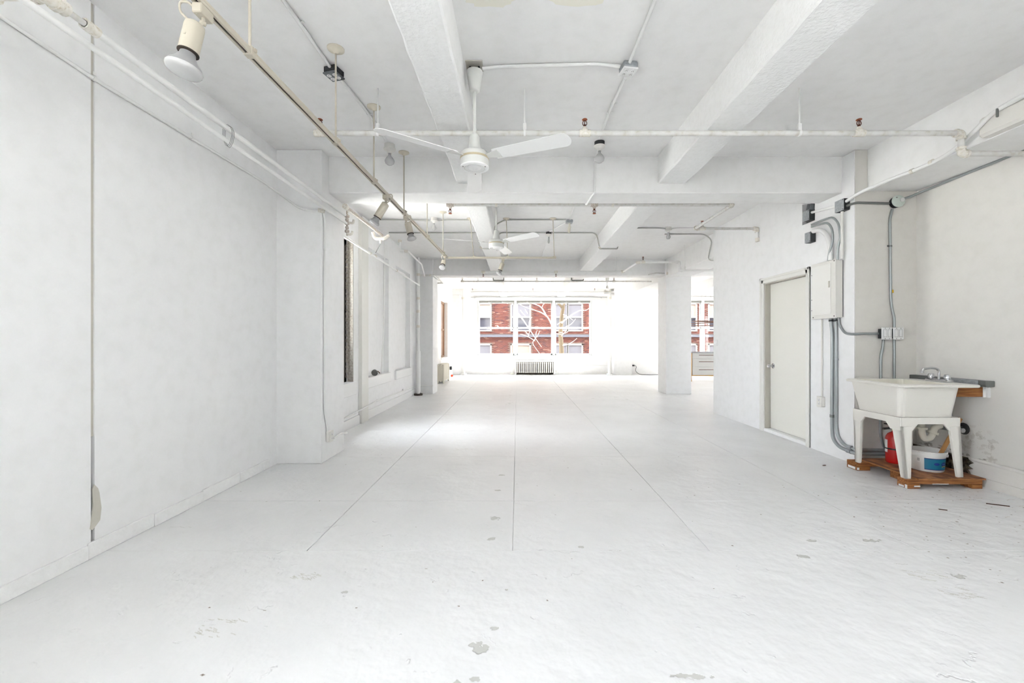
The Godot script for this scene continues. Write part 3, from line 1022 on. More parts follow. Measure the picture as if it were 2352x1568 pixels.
# ------------------------------------------------------------------ outside the windows
func outside() -> void:
	var st: SurfaceTool
	var D := 28.0
	st = S()
	box(st, V(-30, -6.0, DFAR + 1.0), V(40, -5.8, D + 10))
	struct(st, "street_ground", M.street_grey)
	st = S()   # unseen storeys of this building, added to keep sky off the brick opposite
	box(st, V(-30, CEIL + 0.26, DFAR - 6.0), V(40, 24.0, DFAR + 0.3))
	box(st, V(-30, -6.0, DFAR + 0.05), V(-2.95, CEIL + 0.26, DFAR + 0.3))
	box(st, V(10.85, -6.0, DFAR + 0.05), V(40, CEIL + 0.26, DFAR + 0.3))
	box(st, V(-2.95, -6.0, DFAR + 0.05), V(10.85, -0.31, DFAR + 0.3))
	struct(st, "added_facade", M.added_facade_dark)
	st = S()   # invented brown walls outside the left window, added to cut its daylight
	box(st, V(-4.6, -6.0, 11.0), V(-4.3, 9.0, DFAR + 0.04))
	box(st, V(-4.6, -6.0, 10.8), V(-2.95, 9.0, 11.0))
	box(st, V(-4.3, -6.0, DFAR - 0.15), V(-2.95, 9.0, DFAR + 0.04))
	struct(st, "added_daylight_walls", M.added_wall_brown)
	var b := thing("brick_building", "red brick apartment building seen through the far windows", "building", V(0, -5.8, D))
	st = S()
	box(st, V(-30, -5.8, D + 0.02), V(40, 14.0, D + 6))
	wpart(st, "wall", M.mortar, b)
	# openings that show: [x0, x1, y0, y1]
	var wins := [[-2.9, -1.77, 2.0, 3.68], [-0.35, 0.80, 2.0, 3.68], [2.40, 3.28, 2.0, 3.68], [3.34, 4.22, 2.0, 3.68], [-2.9, -1.77, -0.75, 1.0], [-0.35, 0.80, -0.75, 1.0], [2.40, 3.28, -0.75, 1.0], [3.34, 4.22, -0.75, 1.0], [8.0, 9.1, 2.0, 3.68], [10.6, 11.7, 2.0, 3.68], [8.0, 9.1, -0.75, 1.0], [10.6, 11.7, -0.75, 1.0], [12.6, 13.5, 2.0, 3.68], [12.6, 13.5, -0.75, 1.0]]
	st = S()
	var row := 0
	var y := -1.6
	while y < 5.2:   # brick courses as real bricks with open joints, too small to pick apart singly
		var x := -4.6 + (0.105 if row % 2 else 0.0)
		while x < 14.5:
			var hid := y > 1.53 and y < 1.70
			for w in wins:
				if x + 0.2 > w[0] - 0.08 and x < w[1] + 0.08 and y + 0.066 > w[2] - 0.1 and y < w[3] + 0.12:
					hid = true
			if x > 5.2 and x < 7.2:
				hid = true
			if not hid:
				var t := rng.randf()
				var c := Color(0.125, 0.037, 0.026).lerp(Color(0.19, 0.065, 0.045), t)
				if rng.randf() < 0.13:
					c = Color(0.09, 0.03, 0.028)
				if rng.randf() < 0.05:
					c = Color(0.28, 0.16, 0.12)
				st.set_color(c)
				var o := rng.randf_range(0.0, 0.006)
				var lo := V(x, y, D - 0.02 - o)
				var hi := V(x + 0.198, y + 0.061, D + 0.03)
				hexa(st, [Vector3(lo.x, lo.y, hi.z), Vector3(hi.x, lo.y, hi.z), Vector3(hi.x, lo.y, lo.z), Vector3(lo.x, lo.y, lo.z), Vector3(lo.x, hi.y, hi.z), Vector3(hi.x, hi.y, hi.z), Vector3(hi.x, hi.y, lo.z), Vector3(lo.x, hi.y, lo.z)])
			x += 0.21
		y += 0.0715
		row += 1
	var bk := wpart(st, "bricks", M.brick_tint, b)
	bk.set_meta("kind", "stuff")
	st = S()
	box(st, V(-16, 1.54, D - 0.12), V(26, 1.69, D + 0.05))
	wpart(st, "stone_band", M.band_grey, b)
	for w in wins:
		st = S()
		for q in [[w[0] - 0.09, w[0], w[2], w[3] + 0.1], [w[1], w[1] + 0.09, w[2], w[3] + 0.1], [w[0] - 0.09, w[1] + 0.09, w[3], w[3] + 0.11], [w[0] - 0.09, w[1] + 0.09, w[2] - 0.08, w[2]], [w[0], w[1], (w[2] + w[3]) / 2 - 0.04, (w[2] + w[3]) / 2 + 0.04]]:
			box(st, V(q[0], q[2], D - 0.06), V(q[1], q[3], D + 0.04))
		var f := wpart(st, "window", M.stone_white, b)
		st = S()
		box(st, V(w[0], w[2], D - 0.012), V(w[1], w[3], D + 0.01))
		part(st, "pane", M.house_glass, f)
		st = S()
		var up: bool = rng.randf() < 0.6
		box(st, V(w[0], (w[2] + w[3]) / 2 + 0.04 if up else w[2] + 0.1, D - 0.03), V(w[1], w[3], D - 0.02))
		part(st, "blind", M.curtain if rng.randf() < 0.5 else M.blind, f)
	# bare street tree between the two buildings
	var tr := thing("street_tree", "bare street tree with forked trunk in front of the brick building", "tree", V(2.05, -5.8, 20.0))
	st = S()
	tube(st, bend([V(2.15, -5.8, 20), V(2.10, -2, 20), ond(1290, 800, 20), ond(1287, 765, 20), ond(1291, 720, 20), ond(1294, 705, 20)], 0.5), 0.13, 9, 0.085)
	wpart(st, "trunk", M.bark, tr)
	st = S()
	tube(st, [ond(1293, 708, 20), ond(1284, 698, 20), ond(1272, 688, 19.8), ond(1255, 670, 19.5)], 0.07, 7, 0.03)
	tube(st, [ond(1293, 708, 20), ond(1297, 694, 20), ond(1301, 678, 20)], 0.065, 7, 0.03)
	wpart(st, "fork", M.bark, tr)
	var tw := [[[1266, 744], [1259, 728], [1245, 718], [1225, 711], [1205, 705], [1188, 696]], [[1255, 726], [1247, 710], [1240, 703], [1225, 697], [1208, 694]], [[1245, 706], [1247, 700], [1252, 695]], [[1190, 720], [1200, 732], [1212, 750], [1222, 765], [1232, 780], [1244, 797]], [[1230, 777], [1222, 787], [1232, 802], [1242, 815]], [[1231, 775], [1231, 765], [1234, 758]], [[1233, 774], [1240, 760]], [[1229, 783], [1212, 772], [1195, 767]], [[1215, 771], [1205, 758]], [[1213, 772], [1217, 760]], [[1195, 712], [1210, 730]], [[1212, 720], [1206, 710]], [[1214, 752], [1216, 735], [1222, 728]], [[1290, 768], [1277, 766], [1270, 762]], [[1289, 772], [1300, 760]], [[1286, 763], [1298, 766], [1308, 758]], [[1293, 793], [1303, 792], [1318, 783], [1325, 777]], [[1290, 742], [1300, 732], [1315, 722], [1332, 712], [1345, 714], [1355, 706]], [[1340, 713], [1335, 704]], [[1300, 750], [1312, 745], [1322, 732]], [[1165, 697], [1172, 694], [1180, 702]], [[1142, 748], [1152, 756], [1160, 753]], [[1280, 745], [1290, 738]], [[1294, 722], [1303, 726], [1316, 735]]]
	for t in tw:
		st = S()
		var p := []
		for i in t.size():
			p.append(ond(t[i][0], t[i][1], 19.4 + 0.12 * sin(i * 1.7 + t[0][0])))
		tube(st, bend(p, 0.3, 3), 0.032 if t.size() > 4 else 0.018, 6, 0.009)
		wpart(st, "branch", M.bark_sunlit, tr)

# ------------------------------------------------------------------ pipes
const YP := 2.8625     # height of the sprinkler branch lines

func sprinkler(parent: Node3D, at: Vector3, up: bool, fit: Material) -> void:   # at: on the pipe axis
	var s := 1.0 if up else -1.0
	var st := S()
	lathe(st, [[0.0, 0.0], [0.027, 0.0], [0.03, 0.012], [0.024, 0.03], [0.017, 0.034], [0.017, 0.046], [0.013, 0.05], [0.0, 0.05]], 14, along(Vector3.UP * s, at))
	rod(st, at - Vector3(0.042, 0, 0), at + Vector3(0.042, 0, 0), 0.026, 12)
	var tee := wpart(st, "tee_fitting", fit, parent)
	st = S()
	var b := at + Vector3.UP * s * 0.05
	lathe(st, [[0.0, 0.0], [0.010, 0.0], [0.010, 0.014], [0.006, 0.018], [0.0, 0.02]], 10, along(Vector3.UP * s, b))
	for e in [-1.0, 1.0]:
		tube(st, bend([b + Vector3(e * 0.006, s * 0.008, 0), b + Vector3(e * 0.016, s * 0.018, 0), b + Vector3(e * 0.016, s * 0.036, 0), b + Vector3(e * 0.003, s * 0.052, 0)], 0.008, 3), 0.0032, 6)
	rod(st, b + Vector3(0, s * 0.018, 0), b + Vector3(0, s * 0.05, 0), 0.0035, 6)
	wpart(st, "sprinkler_frame", M.copper_dark, tee)
	st = S()
	lathe(st, [[0.0, 0.052], [0.019, 0.052], [0.021, 0.055], [0.019, 0.058], [0.0, 0.059]], 16, along(Vector3.UP * s, b))
	wpart(st, "deflector", M.copper, tee)

func hanger(parent: Node3D, at: Vector3, top: float, m: Material) -> void:
	var st := S()
	rod(st, at + Vector3(0, 0.06, 0), Vector3(at.x, top, at.z), 0.006, 8)
	cbox(st, at + Vector3(-0.014, 0.02, -0.012), at + Vector3(0.014, 0.075, 0.012), 0.003)
	rod(st, at - Vector3(0.008, 0, 0), at + Vector3(0.008, 0, 0), 0.025, 12)
	wpart(st, "hanger", m, parent)

func elbow(parent: Node3D, a: Vector3, c: Vector3, b: Vector3, r: float, m: Material) -> void:
	var st := S()
	var q := r * 1.9
	var da := (a - c).normalized()
	var db := (b - c).normalized()
	tube(st, bend([c + da * q, c, c + db * q], q * 0.8, 5), r * 1.28, 12)
	rod(st, c + da * q * 0.8, c + da * q * 1.25, r * 1.5, 12)
	rod(st, c + db * q * 0.8, c + db * q * 1.25, r * 1.5, 12)
	wpart(st, "elbow", m, parent)

func coupling(parent: Node3D, c: Vector3, dir: Vector3, r: float, l: float, m: Material, called := "coupling") -> void:
	var st := S()
	var d := dir.normalized()
	rod(st, c - d * l / 2, c + d * l / 2, r, 12)
	wpart(st, called, m, parent)

func run(called: String, label: String, cat: String, pts: Array, r: float, m: Material, group := "", br := 0.05, seg := 10) -> Node3D:
	var lo: Vector3 = pts[0]
	for p in pts:
		if p.y < lo.y:
			lo = p
	var t := thing(called, label, cat, lo, Basis(), group)
	var st := S()
	tube(st, bend(pts, br), r, seg)
	wpart(st, "pipe" if cat == "pipe" else "tube", m, t)
	return t

func strap(parent: Node3D, c: Vector3, dir: Vector3, r: float, wall: Vector3, m: Material) -> void:   # one-hole clip: band round the tube, tab on the wall
	var st := S()
	var d := dir.normalized()
	rod(st, c - d * 0.008, c + d * 0.008, r * 1.25, 10)
	var s := d.cross(wall).normalized()
	var p := c + s * r * 2.4 - wall * r * 0.6
	box(st, -Vector3(0.009, 0.009, 0.002), Vector3(0.009, 0.009, 0.002), Transform3D(Basis(s, d, wall), p))
	wpart(st, "clip", m, parent)

func near_bay_pipes() -> void:
	var D := 3.306
	var xr := 3.44
	# branch line across the near bay
	var t := run("sprinkler_pipe", "white sprinkler pipe crossing the near ceiling bay below the fan", "pipe", [V(-1.53, YP, D), V(xr, YP, D), V(xr, YP - 0.158, D), V(XR + 0.05, YP - 0.158, D)], 0.0205, M.pipe_grubby, "", 0.03, 14)
	for p in [735.0, 1343.0, 1973.0]:
		sprinkler(t, V((p - CX) * D / F, YP, D), true, M.fitting_paint)
	for p in [868.0, 1205.0, 1836.0]:
		hanger(t, V((p - CX) * D / F, YP, D), CEIL, M.pipe_white)
	elbow(t, V(0, YP, D), V(xr, YP, D), V(xr, 0, D), 0.0205, M.fitting_paint)
	elbow(t, V(xr, 9, D), V(xr, YP - 0.158, D), V(9, YP - 0.158, D), 0.0205, M.fitting_paint)
	# two lines along the left wall, in front of the pilaster
	var x := -1.93
	t = run("heating_pipe", "upper of two white pipes running along the left wall", "pipe", [V(x, 2.667, 1.90), V(x, 2.667, 4.78)], 0.017, M.pipe_white)
	coupling(t, V(x, 2.667, 1.93), Vector3.BACK, 0.025, 0.06, M.fitting_paint)
	coupling(t, V(x, 2.667, 1.86), Vector3.BACK, 0.013, 0.12, M.pipe_grubby, "nipple")
	coupling(t, V(x, 2.667, 1.79), Vector3.BACK, 0.03, 0.07, M.fitting_paint, "reducer")
	elbow(t, V(x, 2.667, 2.5), V(x, 2.667, 1.74), V(x - 1, 2.667, 1.74), 0.024, M.fitting_paint)
	coupling(t, V(x - 0.15, 2.667, 1.74), Vector3.RIGHT, 0.024, 0.2, M.fitting_paint, "branch")
	elbow(t, V(x, 2.667, 1.74), V(x - 0.26, 2.667, 1.74), V(x - 0.26, 9, 1.74), 0.024, M.fitting_paint)
	coupling(t, V(x - 0.26, 2.93, 1.74), Vector3.UP, 0.024, 0.52, M.pipe_white, "riser")
	var st := S()
	for k in 3:   # twist of wire that ties the two pipes together
		var p := []
		for j in 13:
			var a := TAU * j / 12.0
			p.append(V(x + sin(a) * 0.03, 2.622 + cos(a) * 0.072, 2.84 + k * 0.012 + 0.006 * sin(a * 2)))
		tube(st, p, 0.0013, 5)
	wpart(st, "wire_tie", M.conduit_dull, t)
	t = run("heating_pipe", "lower of two white pipes running along the left wall", "pipe", [V(x, 2.585, 1.6), V(x, 2.585, 4.82)], 0.0145, M.pipe_white)
	# valve cluster at their far end
	var vt := thing("pipe_valve", "small cluster of grubby valves where the two left wall pipes end", "valve", V(x, 2.47, 4.84))
	st = S()
	for q in [[0.20, 0.024], [0.16, 0.018], [0.12, 0.024], [0.07, 0.017], [0.03, 0.023]]:
		lathe(st, [[0.0, -0.018], [q[1], -0.014], [q[1] * 1.2, 0.0], [q[1], 0.014], [0.0, 0.018]], 10, Transform3D(Basis(), Vector3(0, q[0], 0)))
	rod(st, Vector3(0, -0.02, 0), Vector3(0, 0.26, 0), 0.011, 8)
	part(st, "valve_body", M.flaking_paint, vt)
	st = S()
	tube(st, bend([Vector3(0, 0.13, 0), Vector3(0.07, 0.12, 0), Vector3(0.075, 0.16, 0)], 0.03), 0.014, 8)
	part(st, "side_outlet", M.fitting_paint, vt)
	st = S()
	tube(st, bend([Vector3(0, 0.0, 0), Vector3(0.05, -0.01, 0), Vector3(0.06, 0.03, 0)], 0.03), 0.013, 8)
	part(st, "side_outlet", M.fitting_paint, vt)
	# flaking pipe from the soffit to the fitting over the first blocked window
	var q0 := V(x, 2.765, 4.80)
	var q1 := V(x, 2.765, 6.1)
	t = run("flaking_pipe", "short pipe with flaking paint high on the left behind the beam", "pipe", [q0, q1], 0.019, M.flaking_paint)
	coupling(t, q0, Vector3.BACK, 0.03, 0.05, M.fitting_paint)
	var c := V(x, 2.72, 6.02)
	st = S()
	tube(st, bend([c + Vector3(-0.09, 0.06, 0.05), c + Vector3(-0.08, -0.02, 0), c + Vector3(0.06, -0.02, 0), c + Vector3(0.1, 0.035, -0.05)], 0.06), 0.024, 10)
	lathe(st, [[0.0, -0.09], [0.012, -0.085], [0.016, -0.05], [0.016, -0.02], [0.0, 0.0]], 10, Transform3D(Basis(), c))
	wpart(st, "tee_fitting", M.fitting_paint, t)
	st = S()
	rod(st, c + Vector3(0, -0.09, 0), onx(863, 580, -2.18), 0.005, 6)
	wpart(st, "drop_rod", M.conduit_dull, t)
	# line along the second bay, past the blocked windows
	t = run("heating_pipe", "white pipe descending along the blocked windows of the left wall", "pipe", [onx(772, 531, -2.2), onx(963, 655, -2.2)], 0.016, M.pipe_white)
	for p in [[850, 581], [862, 588], [911, 621]]:
		coupling(t, onx(p[0], p[1], -2.2), onx(963, 655, -2.2) - onx(772, 531, -2.2), 0.023, 0.035, M.fitting_paint)
	# thin conduit on the left wall, round the pilaster, down to an outlet
	var r := 0.011
	var wx := XL + r
	var pf := 4.36 - r
	var px := -2.0 + r
	t = run("wall_conduit", "thin white conduit along the left wall and down the first pilaster", "conduit", [onx(-40, 10, wx), onx(215, 180, wx), onx(600, 414, wx), V(wx, 2.775, pf), ond(690, 480, pf), ond(722, 485, pf), V(px, 2.585, pf)], r, M.pipe_white, "", 0.07)
	coupling(t, V(-2.0, 2.585, 4.355), Vector3(1, 0, -1), 0.022, 0.06, M.fitting_paint, "corner_fitting")
	for p in [[215, 180], [440, 317]]:
		strap(t, onx(p[0], p[1], wx), Vector3.FORWARD, r, Vector3.LEFT, M.pipe_white)
	st = S()
	tube(st, bend([V(px, 2.58, pf + 0.02), V(px, 2.5, 4.41), V(px, 0.55, 4.40), V(px, 0.36, 4.46), V(px, 0.30, 4.47)], 0.06), r, 8)
	wpart(st, "drop", M.pipe_white, t)
	strap(t, V(px, 2.2, 4.41), Vector3.UP, r, Vector3.LEFT, M.pipe_white)

# ------------------------------------------------------------------ track lighting
const YT := 2.578
func tx(d: float) -> float:   # the track is hung a little out of parallel with the room
	return lerpf(-1.25, -1.115, (d - 1.5) / 5.3)

func rail_mesh(st: SurfaceTool, a: Vector3, b: Vector3) -> void:   # open channel, slot downwards
	var z := (b - a)
	var l := z.length()
	var d := z / l
	var s := d.cross(Vector3.UP).normalized()
	var xf := Transform3D(Basis(s, Vector3.UP, -d), a)
	cbox(st, Vector3(-0.018, 0.006, -l), Vector3(0.018, 0.02, 0), 0.002, xf)
	for e in [-1.0, 1.0]:
		cbox(st, Vector3(e * 0.018, -0.008, -l), Vector3(e * 0.0055, 0.008, 0), 0.0015, xf)

func canopy_stem(parent: Node3D, top: Vector3, foot: Vector3, m: Material, cm: Material, wide := 0.055) -> void:
	var st := S()
	rod(st, foot, top, 0.0065, 8)
	var s := wpart(st, "stem", m, parent)
	st = S()
	lathe(st, [[0.0, 0.0], [wide, 0.0], [wide, -0.006], [wide * 0.8, -0.012], [wide * 0.4, -0.016], [wide * 0.26, -0.03], [0.008, -0.034], [0.0, -0.034]], 24, Transform3D(Basis(), top))
	wpart(st, "canopy", cm, s)
	st = S()
	cbox(st, foot + Vector3(-0.022, -0.03, -0.02), foot + Vector3(0.022, 0.012, 0.02), 0.004)
	cbox(st, foot + Vector3(0.018, -0.012, -0.008), foot + Vector3(0.032, 0.006, 0.008), 0.003)
	wpart(st, "clip", m, s)

func spotlight(label: String, at: Vector3, axis: Vector3, bulb_r: float, back: Vector3, body_l := 0.125, sz := 1.0) -> void:   # hangs from the track at 'at'
	var t := thing("track_spotlight", label, "lamp", at, Basis())
	var st := S()
	cbox(st, Vector3(-0.02, -0.04, -0.035) * sz, Vector3(0.02, 0.0, 0.035) * sz, 0.004)
	part(st, "adapter", M.beige_metal, t)
	var a := axis.normalized()
	var top := Vector3(0, -0.075, 0) * sz + Vector3(a.x, 0, a.z) * 0.02 + back * 0.02
	st = S()
	tube(st, bend([Vector3(0, -0.03, 0), Vector3(0.004, -0.055, 0) * sz, top + a * 0.03], 0.012), 0.007, 8)
	lathe(st, [[0.0, -0.012], [0.009, -0.01], [0.009, 0.01], [0.0, 0.012]], 10, along(back, Vector3(0, -0.06, 0) * sz))
	part(st, "bracket", M.beige_metal, t)
	st = S()
	tube(st, bend([Vector3(back.x * 0.01, -0.04, 0.02), Vector3(back.x * 0.03, -0.004, 0.035), Vector3(back.x * 0.085, 0.0, 0.035), Vector3(back.x * 0.09, -0.035, 0.03), top + a * 0.006 + back * 0.01], 0.04, 6), 0.0045, 8)
	part(st, "cord", M.beige_metal, t)
	var xf := along(a, top)
	st = S()
	lathe(st, [[0.0, 0.0], [0.026, 0.002], [0.033, 0.008], [0.0345, 0.02], [0.0345, body_l], [0.030, body_l], [0.030, body_l - 0.02]], 24, xf)
	cbox(st, Vector3(-0.004, body_l * 0.55, -0.037), Vector3(0.004, body_l * 0.55 + 0.008, -0.033), 0.001, xf)
	part(st, "housing", M.beige_metal, t)
	st = S()
	lathe(st, [[0.031, body_l - 0.002], [0.036, body_l], [0.036, body_l + 0.004], [0.026, body_l + 0.006]], 24, xf)
	part(st, "gasket", M.slot_dark, t)
	st = S()
	var y := body_l
	var R := bulb_r
	lathe(st, [[0.0, y - 0.02], [0.024, y - 0.01], [0.027, y + 0.014], [0.030, y + 0.022], [R * 0.66, y + R * 0.66], [R * 0.90, y + R * 0.92], [R, y + R * 1.14]], 28, xf)
	var b := part(st, "bulb", M.bulb_silver, t)
	st = S()
	lathe(st, [[R, y + R * 1.14], [R * 0.99, y + R * 1.26], [R * 0.92, y + R * 1.36], [R * 0.7, y + R * 1.45], [R * 0.35, y + R * 1.505], [0.0, y + R * 1.52]], 28, xf)
	part(st, "lens", M.bulb_frost, b)

func track_lights() -> void:
	var a := V(tx(1.55), YT, 1.55)
	var b := V(tx(6.78), YT, 6.78)
	var t := thing("light_track", "long beige track hung from the ceiling toward the windows", "track", V(a.x, YT, 4.0))
	var st := S()
	rail_mesh(st, a, b)
	wpart(st, "rail", M.beige_metal, t)
	st = S()
	var d := (b - a).normalized()
	var s := d.cross(Vector3.UP).normalized()
	box(st, Vector3(-0.0055, -0.001, -(b - a).length()), Vector3(0.0055, 0.006, 0), Transform3D(Basis(s, Vector3.UP, -d), a))
	wpart(st, "slot", M.slot_dark, t)
	for q in [1.975, 2.858, 3.564, 4.426, 5.445, 6.46]:
		canopy_stem(t, V(tx(q), CEIL, q), V(tx(q), YT + 0.02, q), M.beige_metal, M.cream_plastic)
	st = S()
	cbox(st, V(tx(1.55) - 0.024, YT - 0.012, 1.5), V(tx(1.55) + 0.024, YT + 0.024, 1.57), 0.003)
	wpart(st, "end_feed", M.beige_metal, t)
	var c := V(b.x - 0.01, YT, 6.80)
	var e := V(0.62, YT, 6.80)
	t = thing("light_track", "short beige track hung crosswise beneath the second ceiling fan", "track", V(-0.25, YT, 6.8))
	st = S()
	rail_mesh(st, c, e)
	wpart(st, "rail", M.beige_metal, t)
	st = S()
	box(st, V(c.x, YT - 0.001, 6.7945), V(e.x, YT + 0.006, 6.8055))
	wpart(st, "slot", M.slot_dark, t)
	for p in [[1080, 1088], [1163, 1166], [1270, 1273]]:
		canopy_stem(t, V((p[0] - CX) * 6.8 / F, CEIL, 6.8), V((p[1] - CX) * 6.8 / F, YT + 0.02, 6.8), M.beige_metal, M.cream_plastic)
	spotlight("largest beige track spotlight with wide bulb and cord loop beside the left wall pipes", V(tx(1.69), YT - 0.0085, 1.69), Vector3(-0.13, -0.97, 0.12), 0.0615, Vector3(-0.6, 0.1, 0.5).normalized(), 0.125)
	spotlight("beige track spotlight tilted toward the left wall, below the first beam", V(tx(3.86), YT - 0.0085, 3.86), Vector3(-0.50, -0.86, 0.06), 0.048, Vector3(0.8, 0.2, 0.3), 0.15)
	spotlight("beige track spotlight tilted away from the left wall, just past the first beam", V(tx(4.50), YT - 0.0085, 4.50), Vector3(0.26, -0.95, 0.10), 0.048, Vector3(0.7, 0.3, 0.2), 0.125)
	spotlight("small grey spotlight at the corner where the two tracks meet", V(tx(6.6), YT - 0.0085, 6.6), Vector3(-0.06, -0.78, 0.62), 0.047, Vector3(-0.5, 0.0, 0.4), 0.1)
	spotlight("small grey spotlight hanging from the middle of the crosswise track", V((1155 - CX) * 6.8 / F, YT - 0.0085, 6.8), Vector3(-0.33, -0.93, 0.1), 0.048, Vector3(0.3, 0.2, 0.4), 0.125)

# ------------------------------------------------------------------ ceiling fans
func fan(label: String, x: float, d: float, blade_y: float, phi: float) -> void:
	var t := thing("ceiling_fan", label, "fan", V(x, CEIL, d))
	var st := S()
	var by := blade_y - CEIL
	tube(st, bend([Vector3(-0.03, -0.01, 0), Vector3(-0.035, -0.05, 0), Vector3(0.035, -0.05, 0), Vector3(0.03, -0.01, 0)], 0.02), 0.008, 8)
	part(st, "ceiling_hook", M.dark_steel, t)
	st = S()
	cbox(st, Vector3(-0.06, -0.008, -0.06), Vector3(0.06, 0.0, 0.06), 0.002)
	part(st, "ceiling_plate", M.jamb_taupe, t)
	st = S()
	lathe(st, [[0.045, -0.045], [0.056, -0.045], [0.058, -0.055], [0.055, -0.07], [0.038, -0.165], [0.036, -0.182], [0.028, -0.188], [0.012, -0.19]], 24)
	part(st, "canopy", M.fan_cream, t)
	st = S()
	rod(st, Vector3(0, -0.10, 0), Vector3(0, by + 0.16, 0), 0.0115, 12)
	part(st, "downrod", M.fan_cream, t)
	st = S()
	lathe(st, [[0.012, by + 0.185], [0.022, by + 0.18], [0.036, by + 0.16], [0.038, by + 0.13], [0.046, by + 0.07], [0.052, by + 0.062], [0.05, by + 0.055]], 24)
	part(st, "neck", M.fan_cream, t)
	st = S()
	lathe(st, [[0.05, by + 0.05], [0.06, by + 0.058], [0.085, by + 0.052], [0.098, by + 0.04], [0.1, by + 0.03], [0.1, by - 0.05], [0.096, by - 0.06], [0.07, by - 0.063]], 32)
	var mo := part(st, "motor", M.fan_cream, t)
	st = S()
	lathe(st, [[0.1, by + 0.012], [0.102, by + 0.011], [0.102, by - 0.002], [0.1, by - 0.003]], 32)
	part(st, "band", M.fan_band, mo)
	st = S()
	lathe(st, [[0.1, by - 0.05], [0.1, by - 0.06], [0.09, by - 0.066], [0.078, by - 0.064], [0.055, by - 0.05], [0.05, by - 0.05], [0.045, by - 0.06], [0.03, by - 0.066], [0.018, by - 0.068], [0.016, by - 0.065], [0.0, by - 0.065]], 32)
	var cap := part(st, "bottom_cap", M.fan_white, mo)
	st = S()
	for k in 3:
		var an := TAU * k / 3.0 + 0.5
		lathe(st, [[0.0, 0.0], [0.004, 0.0], [0.004, -0.003], [0.0, -0.003]], 8, Transform3D(Basis(), Vector3(cos(an) * 0.089, by - 0.065, sin(an) * 0.089)))
	part(st, "screws", M.slot_dark, cap)
	for k in 3:
		var ang := phi + TAU * k / 3.0
		var dir := Vector3(cos(ang), 0, -sin(ang))
		var side := dir.cross(Vector3.UP)
		var pitch := deg_to_rad(13.0)
		var w := side * cos(pitch) + Vector3.UP * sin(pitch)
		var n := dir.cross(w).normalized()
		var xf := Transform3D(Basis(dir, w, n), Vector3(0, by + 0.012, 0))
		var o := PackedVector2Array([Vector2(0.16, -0.052), Vector2(0.66, -0.064)])
		for j in 9:
			var a2 := -PI / 2 + PI * j / 8.0
			o.append(Vector2(0.665 + 0.045 * cos(a2), 0.064 * sin(a2)))
		o.append(Vector2(0.16, 0.052))
		st = S()
		prism(st, o, -0.0015, 0.0015, xf)
		var bl := part(st, "blade", M.fan_white, t)
		st = S()   # stamped rib along the blade
		prism(st, PackedVector2Array([Vector2(0.15, 0.026), Vector2(0.69, 0.036), Vector2(0.69, 0.041), Vector2(0.15, 0.032)]), -0.004, -0.001, xf)
		part(st, "rib", M.fan_white, bl)
		st = S()
		prism(st, PackedVector2Array([Vector2(0.08, -0.02), Vector2(0.13, -0.025), Vector2(0.2, -0.045), Vector2(0.2, 0.045), Vector2(0.13, 0.025), Vector2(0.08, 0.02)]), 0.0015, 0.005, xf)
		part(st, "blade_bracket", M.fan_cream, bl)
		st = S()
		for q in [[0.175, -0.03], [0.175, 0.03], [0.25, 0.0]]:
			lathe(st, [[0.0, 0.0], [0.005, 0.0], [0.004, -0.003], [0.0, -0.004]], 8, xf * along(Vector3(0, 0, 1), Vector3(q[0], q[1], -0.0015)))
		part(st, "screws", M.slot_dark, bl)

func fans() -> void:
	fan("white three-blade ceiling fan in the near bay, in front of the first beam", -0.303, 3.03, 2.54, deg_to_rad(95.8))
	fan("white three-blade ceiling fan between the first and second beams, over the crosswise track", -0.276, 5.64, 2.54, deg_to_rad(78.0))
	fan("small white ceiling fan far off in front of the window bay", 2.70, 12.8, 2.74, deg_to_rad(20.0))

# ------------------------------------------------------------------ ceiling boxes and lampholders
func lampholder(label: String, at: Vector3, boxm: Material, r := 0.05, bulb_r := 0.033, tilt := Vector3.ZERO) -> void:
	var t := thing("ceiling_lampholder", label, "lamp", at)
	var st := S()
	lathe(st, [[0.0, 0.0], [r, 0.0], [r, -0.038], [r - 0.004, -0.04], [0.0, -0.04]], 16)
	part(st, "octagon_box", boxm, t)
	st = S()
	lathe(st, [[0.0, -0.04], [r + 0.008, -0.04], [r + 0.006, -0.052], [r * 0.62, -0.058], [r * 0.46, -0.075], [r * 0.44, -0.088], [0.0, -0.088]], 20)
	part(st, "holder", M.box_paint, t)
	st = S()
	var xf := along(Vector3.DOWN + tilt, Vector3(0, -0.085, 0))
	lathe(st, [[0.0, 0.0], [0.0135, 0.0], [0.0135, 0.02]], 12, xf)
	var k := part(st, "bulb_cap", M.slot_dark if boxm == M.box_grey else M.bulb_silver, t)
	st = S()
	lathe(st, [[0.0135, 0.02], [0.015, 0.028], [bulb_r * 0.72, 0.05], [bulb_r * 0.97, 0.07], [bulb_r, 0.083], [bulb_r * 0.9, 0.10], [bulb_r * 0.55, 0.115], [0.0, 0.12]], 20, xf)
	part(st, "bulb", M.bulb_frost, k)

func outlet_face(st: SurfaceTool, slots: SurfaceTool, c: Vector3, u: Vector3, v: Vector3, n: Vector3, r: float) -> void:   # one round receptacle face with slots
	lathe(st, [[0.0, 0.0], [r, 0.0], [r * 0.96, 0.003], [0.0, 0.003]], 14, Transform3D(Basis(u, n, u.cross(n)), c))
	for e in [-0.38, 0.38]:
		box(slots, Vector3(-0.0012, 0.0, -0.0045), Vector3(0.0012, 0.0035, 0.0045), Transform3D(Basis(u, n, u.cross(n)), c + u * r * e))
	lathe(slots, [[0.0, 0.0], [0.0028, 0.0], [0.0028, 0.0035], [0.0, 0.0035]], 8, Transform3D(Basis(u, n, u.cross(n)), c - v * r * 0.5))

